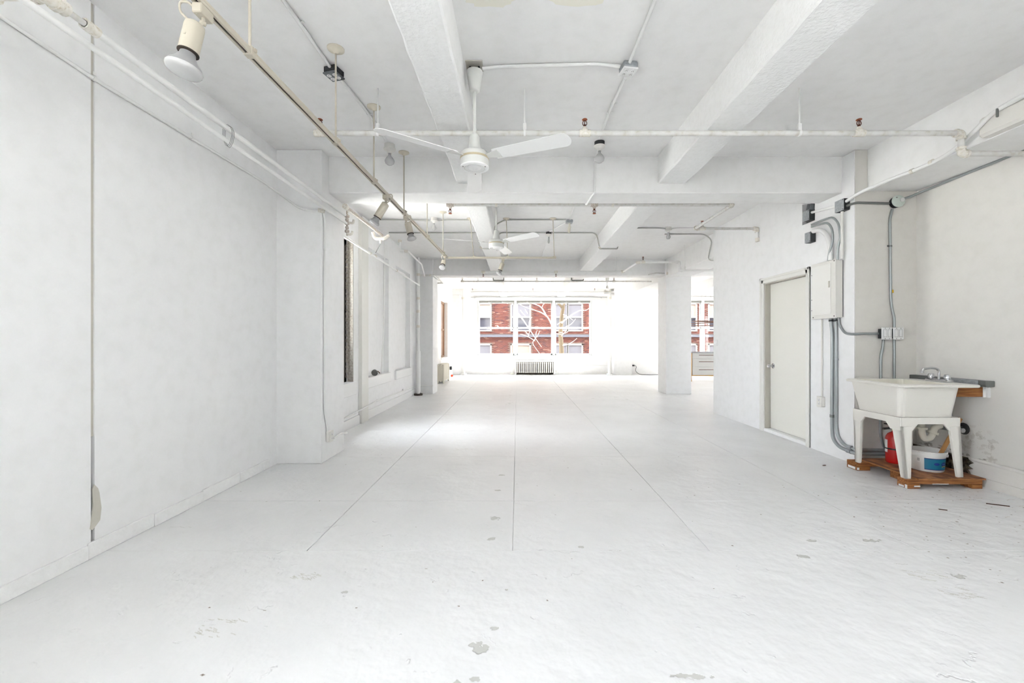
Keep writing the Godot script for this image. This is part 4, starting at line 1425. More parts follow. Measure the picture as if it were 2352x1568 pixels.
func quad_outlet(label: String, at: Vector3, u: Vector3, n: Vector3, body: Material, plate: Material, face: Material) -> void:   # four-inch square box with two duplex outlets
	var t := thing("outlet_box", label, "outlet", at)
	var v := u.cross(n)
	var xf := Transform3D(Basis(u, n, v), Vector3.ZERO)
	var st := S()
	cbox(st, Vector3(-0.051, 0.0, -0.051), Vector3(0.051, 0.045, 0.051), 0.008, xf)
	for e in [-1, 1]:
		for g in [-1, 1]:
			lathe(st, [[0.0, -0.002], [0.009, -0.002], [0.009, 0.0], [0.0, 0.0]], 10, xf * along(Vector3(e, 0, 0), Vector3(e * 0.053, 0.022, g * 0.025)))
	part(st, "back_box", body, t)
	st = S()
	cbox(st, Vector3(-0.055, 0.045, -0.055), Vector3(0.055, 0.058, 0.055), 0.006, xf)
	var p := part(st, "cover", plate, t)
	for e in [-1, 1]:
		st = S()
		var sl := S()
		for g in [-1, 1]:
			outlet_face(st, sl, xf * Vector3(e * 0.024, 0.0575, g * 0.0195), u, v, n, 0.0165)
		var f := part(st, "receptacle", face, p)
		f.set_meta("label", "white duplex receptacle")
		part(sl, "slots", M.slot_dark, p)

func ceiling_conduit(label: String, px: Array, drop := 0.016, m: Material = null, r := 0.0125) -> Node3D:
	var p := []
	for q in px:
		p.append(ony(q[0], q[1], CEIL - (q[2] if q.size() > 2 else drop)))
	return run("ceiling_conduit", label, "conduit", p, r, M.pipe_white if m == null else m, "", 0.12, 8)

func ceiling_wiring() -> void:
	var t := ceiling_conduit("white conduit along the ceiling into the dark four-way outlet box", [[640, -14], [690, 56], [757, 152]])
	strap(t, ony(688, 52, CEIL - 0.014), Vector3(0.5, 0, -1), 0.0105, Vector3.UP, M.pipe_white)
	quad_outlet("dark grey four-way outlet box on the ceiling above the light track", ony(767, 158, CEIL), Vector3(0.96, 0, 0.28).normalized(), Vector3.DOWN, M.dark_steel, M.box_grey, M.plate_white)
	t = ceiling_conduit("white conduit from the dark outlet box to the left lampholder", [[778, 178], [800, 204], [852, 267], [886, 322]])
	strap(t, ony(846, 261, CEIL - 0.014), Vector3(0.2, 0, -1), 0.0105, Vector3.UP, M.pipe_white)
	lampholder("bare round bulb in a cream ceiling lampholder left of the near fan", ony(895, 332, CEIL), M.box_paint, 0.052, 0.047)
	t = ceiling_conduit("white conduit along the ceiling into the white four-way outlet box", [[1512, -16], [1447, 142]])
	quad_outlet("white four-way outlet box on the ceiling right of the near fan", ony(1443, 148, CEIL), Vector3(0.985, 0, -0.17).normalized(), Vector3.DOWN, M.galvanised, M.plate_white, M.plate_white)
	t = ceiling_conduit("white conduit from the near fan across to the white outlet box", [[1108, 158, 0.03], [1150, 153], [1370, 147], [1400, 150], [1424, 153, 0.025]])
	t = ceiling_conduit("white conduit from the white outlet box to the right lampholder", [[1436, 180], [1405, 245], [1378, 318]])
	for q in [[1408, 236], [1398, 258]]:
		strap(t, ony(q[0], q[1], CEIL - 0.014), Vector3(-0.1, 0, -1), 0.0105, Vector3.UP, M.pipe_white)
	lampholder("bare round bulb in a dark-boxed lampholder in front of the first beam", ony(1377, 326, CEIL), M.dark_steel, 0.05, 0.047)
	var r := 0.011
	var f := 4.53 - r
	run("beam_conduit", "white conduit down the face of the first beam and under it", "conduit", [ony(1372, 340, CEIL - 0.02), V(0.83, CEIL - 0.05, f), ond(1367, 360, f), ond(1366, 436, f), ond(1366, 443, f - 0.01), V(0.80, 2.812, 4.60), V(0.79, 2.812, 4.90), V(0.78, 2.95, 4.91)], r, M.pipe_white, "", 0.05)

func second_bay() -> void:
	var t: Node3D
	# sprinkler line just behind the first beam
	var D := 5.03
	t = run("sprinkler_pipe", "brownish sprinkler pipe hung just behind the first beam", "pipe", [V(-0.79, YP, D), V(2.54, YP, D), V(2.54, YP, 6.10), V(XP + 0.02, YP, 6.10)], 0.02, M.pipe_grubby, "", 0.02, 12)
	sprinkler(t, V(-0.79, YP, D), false, M.flaking_paint)
	sprinkler(t, V((1365 - CX) * D / F, YP, D), false, M.flaking_paint)
	coupling(t, V((1407 - CX) * D / F, YP, D), Vector3.RIGHT, 0.024, 0.03, M.fitting_paint)
	coupling(t, V((1140 - CX) * D / F, YP, D), Vector3.RIGHT, 0.024, 0.03, M.fitting_paint)
	elbow(t, V(0, YP, D), V(2.54, YP, D), V(2.54, YP, 9), 0.02, M.fitting_paint)
	elbow(t, V(2.54, YP, D), V(2.54, YP, 6.10), V(9, YP, 6.10), 0.02, M.fitting_paint)
	sprinkler(t, V((1613 - CX) * 6.1 / F, YP, 6.10), true, M.fitting_paint)
	elbow(t, V(0, YP, 6.1), V(XP - 0.02, YP, 6.10), V(XP - 0.02, 0, 6.1), 0.022, M.fitting_paint)
	coupling(t, V(XP - 0.02, YP - 0.09, 6.1), Vector3.UP, 0.02, 0.12, M.pipe_white, "drop")
	coupling(t, V(XP - 0.01, YP - 0.16, 6.1), Vector3.UP, 0.034, 0.05, M.fitting_paint, "cap")
	# loop before the second beam
	t = run("sprinkler_pipe", "white sprinkler pipe stepping around in front of the second beam", "pipe", [V(-0.78, YP, 9.88), V(2.45, YP, 9.88), V(2.45, YP, 8.68), V(3.30, YP, 8.68), V(3.30, YP - 0.165, 8.68), V(4.5, YP - 0.165, 8.68)], 0.021, M.pipe_white, "", 0.03, 12)
	for p in [1110.0, 1277.0]:
		sprinkler(t, V((p - CX) * 9.88 / F, YP, 9.88), false, M.fitting_paint)
	sprinkler(t, V((1477 - CX) * 8.68 / F, YP, 8.68), true, M.fitting_paint)
	elbow(t, V(0, YP, 9.88), V(2.45, YP, 9.88), V(2.45, YP, 0), 0.021, M.fitting_paint)
	elbow(t, V(2.45, YP, 9.88), V(2.45, YP, 8.68), V(9, YP, 8.68), 0.021, M.fitting_paint)
	elbow(t, V(0, YP, 8.68), V(3.30, YP, 8.68), V(3.30, 0, 8.68), 0.023, M.pipe_white)
	elbow(t, V(3.3, 9, 8.68), V(3.30, YP - 0.165, 8.68), V(9, YP - 0.165, 8.68), 0.023, M.pipe_white)
	hanger(t, V((1573 - CX) * 8.68 / F, YP - 0.165, 8.68), CEIL, M.pipe_white)
	hanger(t, V(2.3, YP, 9.88), CEIL, M.pipe_white)
	# small line to the second pilaster
	t = run("heating_pipe", "small white pipe dropping from the ceiling toward the second left pilaster", "pipe", [V(-2.08, 3.02, 7.57), V(-2.08, 2.85, 7.57), V(-1.94, 2.85, 7.57), V(-1.985, 2.85, 8.86), V(-2.19, 2.80, 10.08)], 0.016, M.pipe_white, "", 0.03)
	coupling(t, V(-2.08, 3.03, 7.57), Vector3.UP, 0.035, 0.04, M.fitting_paint)
	coupling(t, V(-1.97, 2.85, 7.57), Vector3.RIGHT, 0.023, 0.06, M.fitting_paint)
	t = run("heating_pipe", "white pipe with rusty joints rounding the second left pilaster", "pipe", [V(-2.33, 2.81, 10.05), V(-1.965, 2.81, 10.05), V(-1.965, 2.80, 11.3), V(-2.2, 2.80, 11.35)], 0.018, M.pipe_grubby, "", 0.03)
	for x in [-2.3, -2.19, -2.05]:
		coupling(t, V(x, 2.81, 10.05), Vector3.RIGHT, 0.026, 0.04, M.fitting_paint)
	# riser with its thicker foot
	t = run("riser_pipe", "tall white riser pipe standing before the second left pilaster", "pipe", [V(-2.30, 0.01, 9.92), V(-2.30, 3.2, 9.92)], 0.034, M.pipe_white, "", 0.02, 14)
	coupling(t, V(-2.30, 0.55, 9.92), Vector3.UP, 0.052, 0.95, M.pipe_white, "sleeve")
	coupling(t, V(-2.30, 0.02, 9.92), Vector3.UP, 0.10, 0.04, M.grime_and_shade, "floor_flange")
	for y in [1.6, 1.95, 2.25, 2.8]:
		coupling(t, V(-2.30, y, 9.92), Vector3.UP, 0.043, 0.06, M.fitting_paint)
	# low conduit along the wall and the bits near the post
	t = run("wall_conduit", "low white conduit along the foot of the blocked windows", "conduit", [V(XL2 + 0.012, 0.17, 5.6), onx(800, 956, XL2 + 0.012), onx(826, 943, XL2 + 0.075), onx(838, 936, XL2 + 0.075), onx(862, 922, XL2 + 0.012), V(XL2 + 0.012, 0.205, 10.05), V(-1.99, 0.205, 10.1)], 0.012, M.pipe_white, "", 0.06)
	for q in [[865, 921], [925, 895]]:
		strap(t, onx(q[0], q[1], XL2 + 0.012), Vector3.FORWARD, 0.012, Vector3.LEFT, M.pipe_white)
	run("wall_conduit", "short white conduit stub low on the side of the first pilaster", "conduit", [onx(766, 1006, -1.985), onx(783, 995, -1.985), V(-1.97, 0.19, 4.95), V(-2.05, 0.19, 5.0)], 0.011, M.pipe_white, "", 0.03)
	# conduit and cord by the second recess
	run("wall_conduit", "white conduit dropping beside the second blocked window", "conduit", [onx(876, 540, -2.35), onx(884, 560, -2.38), onx(883, 640, -2.38), onx(881, 760, -2.4), onx(876, 858, -2.4)], 0.010, M.pipe_white, "", 0.1)
	var g := thing("clamp_lamp", "small grey clamp lamp lying on the blocked window sill", "lamp", V(-2.385, 0.672, 7.18))
	var st := S()
	lathe(st, [[0.0, 0.0], [0.05, 0.005], [0.055, 0.03], [0.03, 0.07], [0.015, 0.1], [0.0, 0.1]], 14, along(Vector3(0.2, 0.1, -1), Vector3(0, 0.055, 0.08)))
	part(st, "shade", M.conduit_dull, g)
	st = S()
	tube(st, [Vector3(0, 0.05, -0.02), Vector3(0.0, 0.07, -0.12), Vector3(0.01, 0.03, -0.2)], 0.008, 6)
	part(st, "clamp", M.copper_dark, g)
	# ceiling runs of the second bay
	var jL := -0.639
	var jR := -0.375
	lampholder("bare bulb in a white lampholder left of the second fan", ony(997, 500, CEIL), M.box_paint, 0.05, 0.033)
	var dz := 6.83
	run("ceiling_conduit", "white conduit running left from the lampholder beside the second fan", "conduit", [V(-2.2, CEIL - 0.012, dz), V(-1.75, CEIL - 0.012, dz), V(-1.39, CEIL - 0.025, dz)], 0.0105, M.conduit_grey, "", 0.08)
	run("ceiling_conduit", "white conduit from the lampholder to the crosswise track feed", "conduit", [V(-1.27, CEIL - 0.025, dz), V(-1.1, CEIL - 0.012, dz), V(-0.74, CEIL - 0.012, dz)], 0.0105, M.conduit_grey, "", 0.08)
	dz = 7.65
	var o := 0.012
	t = run("ceiling_conduit", "white conduit crossing the whole second bay under both joists", "conduit", [V(-2.3, CEIL - o, dz), V(jL - o - 0.02, CEIL - o, dz), V(jL - o, 2.924 - o, dz), V(jR + o, 2.924 - o, dz), V(jR + o + 0.02, CEIL - o, dz), V(1.491 - o - 0.06, CEIL - o, dz), V(1.491 - o, 2.93, dz), V(1.491 - o, 2.924 - o, dz), V(1.788 + o, 2.924 - o, dz), V(1.788 + o, 2.96, dz)], 0.0115, M.conduit_grey, "", 0.09)
	for x in [jL - o, jR + o, 1.491 - o]:
		coupling(t, V(x, 2.93, dz), Vector3(1, -0.6, 0), 0.017, 0.05, M.fitting_paint, "corner_fitting")
	lampholder("bare dark socket on the ceiling behind the second fan", V(0.565, CEIL, dz), M.dark_steel, 0.05, 0.02)
	run("ceiling_conduit", "white conduit curving off the second joist toward the junction box", "conduit", [V(jR + o, 2.95, 6.83), V(jR + o, CEIL - 0.1, 6.83), V(-0.2, CEIL - o, 6.83), V(0.78, CEIL - o, 6.83)], 0.0105, M.conduit_grey, "", 0.14)
	var jb := thing("junction_box", "grey ceiling junction box with a hanging socket between the joists", "junction box", V(0.84, CEIL, 6.9))
	st = S()
	cbox(st, Vector3(-0.055, -0.05, -0.055), Vector3(0.055, 0, 0.055), 0.008)
	part(st, "back_box", M.galvanised, jb)
	st = S()
	rod(st, Vector3(0.005, -0.05, 0), Vector3(0.005, -0.1, 0), 0.016, 10)
	rod(st, Vector3(0.005, -0.1, 0), Vector3(-0.005, -0.2, 0), 0.026, 12, 0.02)
	part(st, "socket", M.pvc, jb)
	run("ceiling_conduit", "white conduit slanting between the junction box and the dark socket", "conduit", [V(0.80, CEIL - o, 6.98), V(0.58, CEIL - o, 7.55)], 0.013, M.pipe_white)
	run("ceiling_conduit", "white conduit from the first beam to the ceiling junction box", "conduit", [V(0.79, CEIL - o, 4.92), V(0.84, CEIL - o, 6.8)], 0.0105, M.pipe_white)
	lampholder("bare bulb in a white lampholder near the stepped sprinkler pipe", ony(1535, 522, CEIL), M.box_paint, 0.05, 0.036)
	dz = 7.33
	run("ceiling_conduit", "white conduit from the right joist to the lampholder before the partition", "conduit", [V(1.80, CEIL - o, dz), V(2.45, CEIL - o, dz), V(2.55, CEIL - 0.025, dz)], 0.0105, M.conduit_grey, "", 0.06)
	run("ceiling_conduit", "white conduit from that lampholder to the edge of the partition", "conduit", [V(2.64, CEIL - 0.025, dz), V(2.75, CEIL - o, dz), V(3.44, CEIL - o, dz)], 0.0105, M.pipe_white, "", 0.06)
	dz = 7.75
	run("ceiling_conduit", "white conduit bending down the edge beam beyond the partition", "conduit", [V(2.68, CEIL - o, dz), V(3.40, CEIL - o, dz), V(3.54, CEIL - 0.12, dz), V(3.548, 2.95, dz + 0.1), V(3.55, 2.76, dz + 0.2), V(3.75, 2.76, dz + 0.2)], 0.011, M.conduit_grey, "", 0.1)
	# pull chain
	st = S()
	tube(st, [V(0.54, CEIL - 0.06, 7.65), V(0.51, 2.96, 7.9), V(0.45, 2.80, 8.4)], 0.004, 5)
	tube(st, [V(0.45, 2.80, 8.4), V(0.45, 2.55, 8.4)], 0.003, 5)
	single(st, "pull_cord", M.plate_white, "thin white pull cord hanging below the dark ceiling socket", "cord")
	# conduits on the middle column
	t = run("column_conduit", "white conduits clipped round the head of the free-standing column", "conduit", [V(3.535, 3.15, 10.06), V(3.54, 2.88, 10.10), V(3.60, 2.83, 10.10), V(3.60, 2.80, 10.1), V(3.95, 2.80, 10.1), V(4.05, 2.805, 10.1)], 0.016, M.pipe_white, "", 0.04)
	coupling(t, V(3.56, 2.86, 10.10), Vector3.UP, 0.03, 0.06, M.fitting_paint)
	run("column_conduit", "thin white conduit reaching left from the column head", "conduit", [V(3.5, 2.87, 10.15), V(3.3, 2.875, 10.12), V(3.05, 2.80, 9.9)], 0.014, M.pipe_grubby, "", 0.05)

# ------------------------------------------------------------------ window bay
func radiator_section(st: SurfaceTool, xf: Transform3D, w: float, depth: float, h: float) -> void:   # cast iron section: two rounded columns joined at head and foot
	for e in [-1.0, 1.0]:
		var z: float = e * depth * 0.3
		tube(st, bend([Vector3(0, h * 0.09, z), Vector3(0, h * 0.93, z)].map(func(p): return xf * p), 0.01), w * 0.4, 8)
	for y in [0.10, 0.92]:
		tube(st, [xf * Vector3(0, h * y, -depth * 0.42), xf * Vector3(0, h * y, depth * 0.42)], w * 0.46, 8)
	tube(st, [xf * Vector3(-w * 0.5, h * 0.10, 0), xf * Vector3(w * 0.5, h * 0.10, 0)], w * 0.5, 8)
	tube(st, [xf * Vector3(-w * 0.5, h * 0.92, 0), xf * Vector3(w * 0.5, h * 0.92, 0)], w * 0.5, 8)

func third_bay() -> void:
	var st: SurfaceTool
	var t := run("sprinkler_pipe", "thin sprinkler pipe crossing the window bay near the second beam", "pipe", [V(-1.47, YP, 11.45), V(4.4, YP, 11.45)], 0.018, M.pipe_grubby, "", 0.02, 10)
	for p in [1062.0, 1233.0, 1410.0]:
		sprinkler(t, V((p - CX) * 11.45 / F, YP, 11.45), true, M.fitting_paint)
	for p in [1098.0, 1198.0, 1310.0, 1373.0]:
		hanger(t, V((p - CX) * 11.45 / F, YP, 11.45), CEIL, M.pipe_white)
	t = run("sprinkler_pipe", "thin white sprinkler pipe close to the far windows", "pipe", [V(-1.45, YP, 13.8), V(3.5, YP, 13.8)], 0.016, M.pipe_white, "", 0.02, 10)
	for p in [1085.0, 1224.0, 1366.0]:
		sprinkler(t, V((p - CX) * 13.8 / F, YP, 13.8), true, M.pipe_white)
	for x in [[-0.639, -0.375], [1.491, 1.788]]:
		run("ceiling_conduit", "conduit bridging under the left joist of the window bay" if x[0] < 0 else "conduit bridging under the right joist of the window bay", "conduit", [V(x[0] - 0.014, 3.18, 11.6), V(x[0] - 0.014, 2.91, 11.6), V(x[1] + 0.014, 2.91, 11.6), V(x[1] + 0.014, 3.18, 11.6)], 0.012, M.conduit_dull, "", 0.03)
	for p in [[1065.0, 15.9, "white vertical pipe left of the far window"], [1400.0, 15.85, "white vertical pipe right of the far window"]]:
		var x: float = (p[0] - CX) * p[1] / F
		t = run("riser_pipe", p[2], "pipe", [V(x, 0.01, p[1]), V(x, 3.2, p[1])], 0.055, M.pipe_white, "", 0.02, 12)
		coupling(t, V(x, 0.03, p[1]), Vector3.UP, 0.12, 0.06, M.pipe_white, "floor_flange")
		coupling(t, V(x, 2.86, p[1]), Vector3.UP, 0.075, 0.08, M.fitting_paint)
	st = S()
	rod(st, V(-1.75, 2.92, 16.12), V(3.4, 2.92, 16.12), 0.012, 8)
	for x in [-1.6, 0.0, 1.4, 3.2]:
		box(st, V(x - 0.01, 2.91, 16.12), V(x + 0.01, 2.93, 16.3))
	single(st, "curtain_rod", M.conduit, "thin metal curtain rod above the triple far window", "rod")
	# radiator under the window in its open-fronted surround
	var r := thing("radiator", "white column radiator in an open surround under the far window", "radiator", V(0.665, 0, 16.1))
	var n := 19
	for k in n:
		st = S()
		radiator_section(st, Transform3D(Basis(), Vector3(lerpf(-0.66, 0.66, k / (n - 1.0)), 0.05, 0)), 0.05, 0.16, 0.43)
		part(st, "section", M.radiator_white, r)
	st = S()
	for e in [-1.0, 1.0]:
		cbox(st, Vector3(e * 0.70, 0, -0.18), Vector3(e * 0.735, 0.50, 0.13), 0.004)
	cbox(st, Vector3(-0.735, 0.49, -0.18), Vector3(0.735, 0.52, 0.14), 0.004)
	part(st, "surround", M.white_enamel, r)
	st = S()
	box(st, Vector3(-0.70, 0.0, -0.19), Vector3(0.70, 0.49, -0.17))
	part(st, "gap_shade_panel", M.grime_and_shade, r)  # dark sheet puts shade into the gaps between the sections
	st = S()
	rod(st, Vector3(0.735, 0.12, 0.0), Vector3(0.86, 0.12, 0.0), 0.02, 10)
	lathe(st, [[0.0, 0.0], [0.03, 0.0], [0.035, 0.03], [0.02, 0.06], [0.03, 0.07], [0.03, 0.09], [0.0, 0.095]], 12, Transform3D(Basis(), Vector3(0.84, 0.09, 0)))
	rod(st, Vector3(0.84, 0.0, 0.0), Vector3(0.84, 0.1, 0.0), 0.018, 10)
	part(st, "valve", M.radiator_white, r)
	st = S()
	rod(st, Vector3(-0.86, 0.0, 0.0), Vector3(-0.86, 0.5, 0.0), 0.022, 10)
	rod(st, Vector3(-0.92, 0.02, 0.0), Vector3(-0.78, 0.02, 0.0), 0.035, 10)
	part(st, "feed_pipe", M.radiator_white, r)
	# cream radiator against the left wall
	r = thing("radiator", "cream cast iron radiator against the left wall beside the pilaster", "radiator", V(-2.27, 0, 13.1))
	for k in 9:
		st = S()
		radiator_section(st, Transform3D(Basis(Vector3.UP, PI / 2), Vector3(0, 0.04, lerpf(0.4, -0.4, k / 8.0))), 0.09, 0.19, 0.54)
		part(st, "section", M.radiator_cream, r)
	for k in 2:
		st = S()
		var z := 0.45 - k * 0.9
		for q in [-0.075, 0.0, 0.075]:
			tube(st, bend([Vector3(q, 0.05, z), Vector3(q, 0.56, z)], 0.01), 0.04, 10)
		cbox(st, Vector3(-0.11, 0.05, z - 0.03), Vector3(0.11, 0.56, z + 0.035), 0.03)
		for q in [-0.085, 0.085]:
			tube(st, [Vector3(q * 0.9, 0.1, z), Vector3(q * 1.05, 0.0, z)], 0.022, 8)
		part(st, "end_section", M.radiator_cream, r)
	# outlets, leads and small things by the far wall
	var o := wall_outlet("pale outlet with blue rim on the far wall right of the radiator", ond(1289, 839, 16.28), Vector3.BACK, 1.3)
	run("wall_conduit", "thin grey conduit along the far wall right of the radiator", "conduit", [ond(1296, 839, 16.27), ond(1398, 839, 16.27)], 0.008, M.pipe_white)
	st = S()
	box(st, ond(1446.5, 672, 16.26), ond(1450, 858, 16.29))
	single(st, "wall_strip", M.cream_plastic, "narrow cream cover strip on the far wall beside the right pilaster", "cover strip")
	st = S()
	tube(st, bend([ond(1459, 839, 16.2), ond(1462, 842, 16.1), V(4.42, 0.15, 16.0), V(4.55, 0.02, 15.9), V(4.9, 0.012, 15.8), V(5.5, 0.012, 15.95)], 0.15), 0.012, 6)
	single(st, "extension_lead", M.conduit_dull, "grey extension lead trailing along the far wall near the column", "cord")
	st = S()
	cbox(st, ond(1452, 837.5, 16.27), ond(1458, 841, 16.2), 0.01)
	single(st, "power_plug", M.dark_steel, "dark plug at the far wall beside the cream strip", "plug")
	st = S()
	cbox(st, V(-2.41, 0.24, 15.2), V(-2.34, 0.36, 15.35), 0.01)
	single(st, "wall_box", M.dark_steel, "small dark box low on the left wall past the cream radiator", "junction box")
	st = S()
	lathe(st, [[0.0, 0.0], [0.035, 0.0], [0.04, 0.03], [0.03, 0.07], [0.0, 0.075]], 10, along(Vector3(1, 0.1, 0), V(-2.33, 0.045, 15.0)))
	single(st, "orange_plug", M.orange, "orange plug lying on the floor past the cream radiator", "plug")
	# sideboard on legs beyond the column
	var c := thing("sideboard", "pale grey three-drawer sideboard on oak legs beyond the column", "sideboard", V(6.0, 0, 13.55))
	st = S()
	cbox(st, Vector3(-0.60, 0.89, -0.25), Vector3(0.62, 0.925, 0.26), 0.006)
	part(st, "top", M.top_grey, c)
	st = S()
	box(st, Vector3(-0.545, 0.20, -0.23), Vector3(0.56, 0.89, 0.215))
	part(st, "body", M.drawer_grey, c)
	for y in [[0.205, 0.455], [0.462, 0.70], [0.712, 0.885]]:
		st = S()
		cbox(st, Vector3(-0.535, y[0], 0.215), Vector3(0.55, y[1], 0.235), 0.004)
		var d := part(st, "drawer", M.drawer_grey, c)
		st = S()
		var hy: float = lerpf(y[0], y[1], 0.66)
		cbox(st, Vector3(-0.33, hy - 0.008, 0.25), Vector3(0.33, hy + 0.008, 0.262), 0.003)
		for e in [-0.32, 0.32]:
			box(st, Vector3(e - 0.008, hy - 0.008, 0.23), Vector3(e + 0.008, hy + 0.008, 0.252))
		part(st, "pull", M.pendant_brown, d)
	for e in [-1, 1]:
		for g in [-1, 1]:
			st = S()
			var x: float = -0.575 if e < 0 else 0.585
			cbox(st, Vector3(x - 0.028, 0, g * 0.215 - 0.025), Vector3(x + 0.028, 0.89, g * 0.215 + 0.025), 0.005)
			part(st, "leg", M.oak, c)
	st = S()
	box(st, Vector3(-0.55, 0.165, 0.2), Vector3(0.56, 0.2, 0.235))
	part(st, "rail", M.oak, c)
	# ring pendant over there
	var p := thing("pendant_lamp", "thin double-ring pendant hung from a brown plate beyond the column", "lamp", V(6.45, CEIL, 14.6))
	st = S()
	cbox(st, Vector3(-0.12, -0.09, -0.06), Vector3(0.12, -0.05, 0.06), 0.005)
	part(st, "plate", M.copper_dark, p)
	st = S()
	cbox(st, Vector3(-0.08, -0.05, -0.05), Vector3(0.08, 0.0, 0.05), 0.01)
	part(st, "canopy", M.conduit_dull, p)
	for q in [[0.55, -1.37, 0.03], [0.42, -1.27, -0.03]]:
		var ring := []
		for k in 49:
			var a := TAU * k / 48.0
			ring.append(Vector3(cos(a) * q[0], q[1] + q[2] * sin(a), sin(a) * q[0]))
		st = S()
		tube(st, ring, 0.014, 8)
		part(st, "ring", M.pendant_brown, p)
		for k in 3:
			var a: float = TAU * k / 3.0 + 0.4 + q[0]
			st = S()
			rod(st, Vector3(cos(a) * 0.05, -0.09, sin(a) * 0.04), Vector3(cos(a) * q[0], q[1] + q[2] * sin(a), sin(a) * q[0]), 0.002, 5)
			part(st, "wire", M.conduit_dull, p)
	# switch at the end of the partition
	var s := thing("light_switch", "white light switch near the far end of the door partition", "switch", onx(1646, 787, XP))
	st = S()
	cbox(st, Vector3(-0.008, -0.057, -0.036), Vector3(0, 0.057, 0.036), 0.003)
	part(st, "plate", M.plate_white, s)
	st = S()
	cbox(st, Vector3(-0.013, -0.02, -0.012), Vector3(-0.007, 0.02, 0.012), 0.002)
	part(st, "rocker", M.plate_white, s)

func wall_outlet(label: String, at: Vector3, n: Vector3, sz := 1.0) -> Node3D:   # surface box with a duplex receptacle
	var o := thing("wall_outlet", label, "outlet", at)
	var u := Vector3.UP.cross(n).normalized()
	var xf := Transform3D(Basis(u, Vector3.UP, n).scaled(Vector3.ONE * sz), Vector3.ZERO)
	var st := S()
	cbox(st, Vector3(-0.035, -0.055, 0), Vector3(0.035, 0.055, 0.042), 0.007, xf)
	part(st, "back_box", M.box_paint, o)
	st = S()
	cbox(st, Vector3(-0.036, -0.057, 0.042), Vector3(0.036, 0.057, 0.048), 0.003, xf)
	var p := part(st, "cover", M.box_paint, o)
	st = S()
	var sl := S()
	for e in [-1, 1]:
		outlet_face(st, sl, xf * Vector3(0, e * 0.0195, 0.0475), u, Vector3.UP, n, 0.0165 * sz)
	part(st, "receptacle", M.plate_white, p)
	part(sl, "slots", M.slot_dark, p)
	return o

# ------------------------------------------------------------------ panel, boxes, conduits on the right
func metal_box(called: String, label: String, a: Vector3, b: Vector3, face: Vector3, cat := "junction box") -> Node3D:
	var c := Vector3((a.x + b.x) / 2, minf(a.y, b.y), (a.z + b.z) / 2)
	var t := thing(called, label, cat, c)
	var st := S()
	cbox(st, a, b, 0.004)
	wpart(st, "back_box", M.dark_steel, t)
	st = S()
	var m := (a + b) / 2
	var h := (b - a).abs() / 2
	var q0 := m - h * (Vector3.ONE - face.abs()) + face * (h * face.abs()).length()
	var q1 := m + h * (Vector3.ONE - face.abs()) + face * ((h * face.abs()).length() + 0.003)
	cbox(st, q0, q1, 0.001)
	var cv := wpart(st, "cover", M.galvanised, t)
	st = S()
	for e in [-1.0, 1.0]:
		var pp: Vector3 = m + face * ((h * face.abs()).length() + 0.004) + (Vector3(0, 1, 0) * h.y + (Vector3.ONE - face.abs() - Vector3.UP) * h * e) * 0.8 * e
		lathe(st, [[0.0, -0.002], [0.005, -0.002], [0.004, 0.001], [0.0, 0.002]], 8, along(face, pp))
	wpart(st, "screws", M.slot_dark, cv)
	return t

func conduit(label: String, pts: Array, r: float, m: Material, br := 0.06) -> Node3D:
	return run("metal_conduit" if m == M.conduit or m == M.conduit_dull else "painted_conduit", label, "conduit", pts, r, m, "", br, 12)

func wx(a: Array, x: float) -> Array:
	return a.map(func(q): return onx(q[0], q[1], x))
func wd(a: Array, d: float) -> Array:
	return a.map(func(q): return ond(q[0], q[1], d))

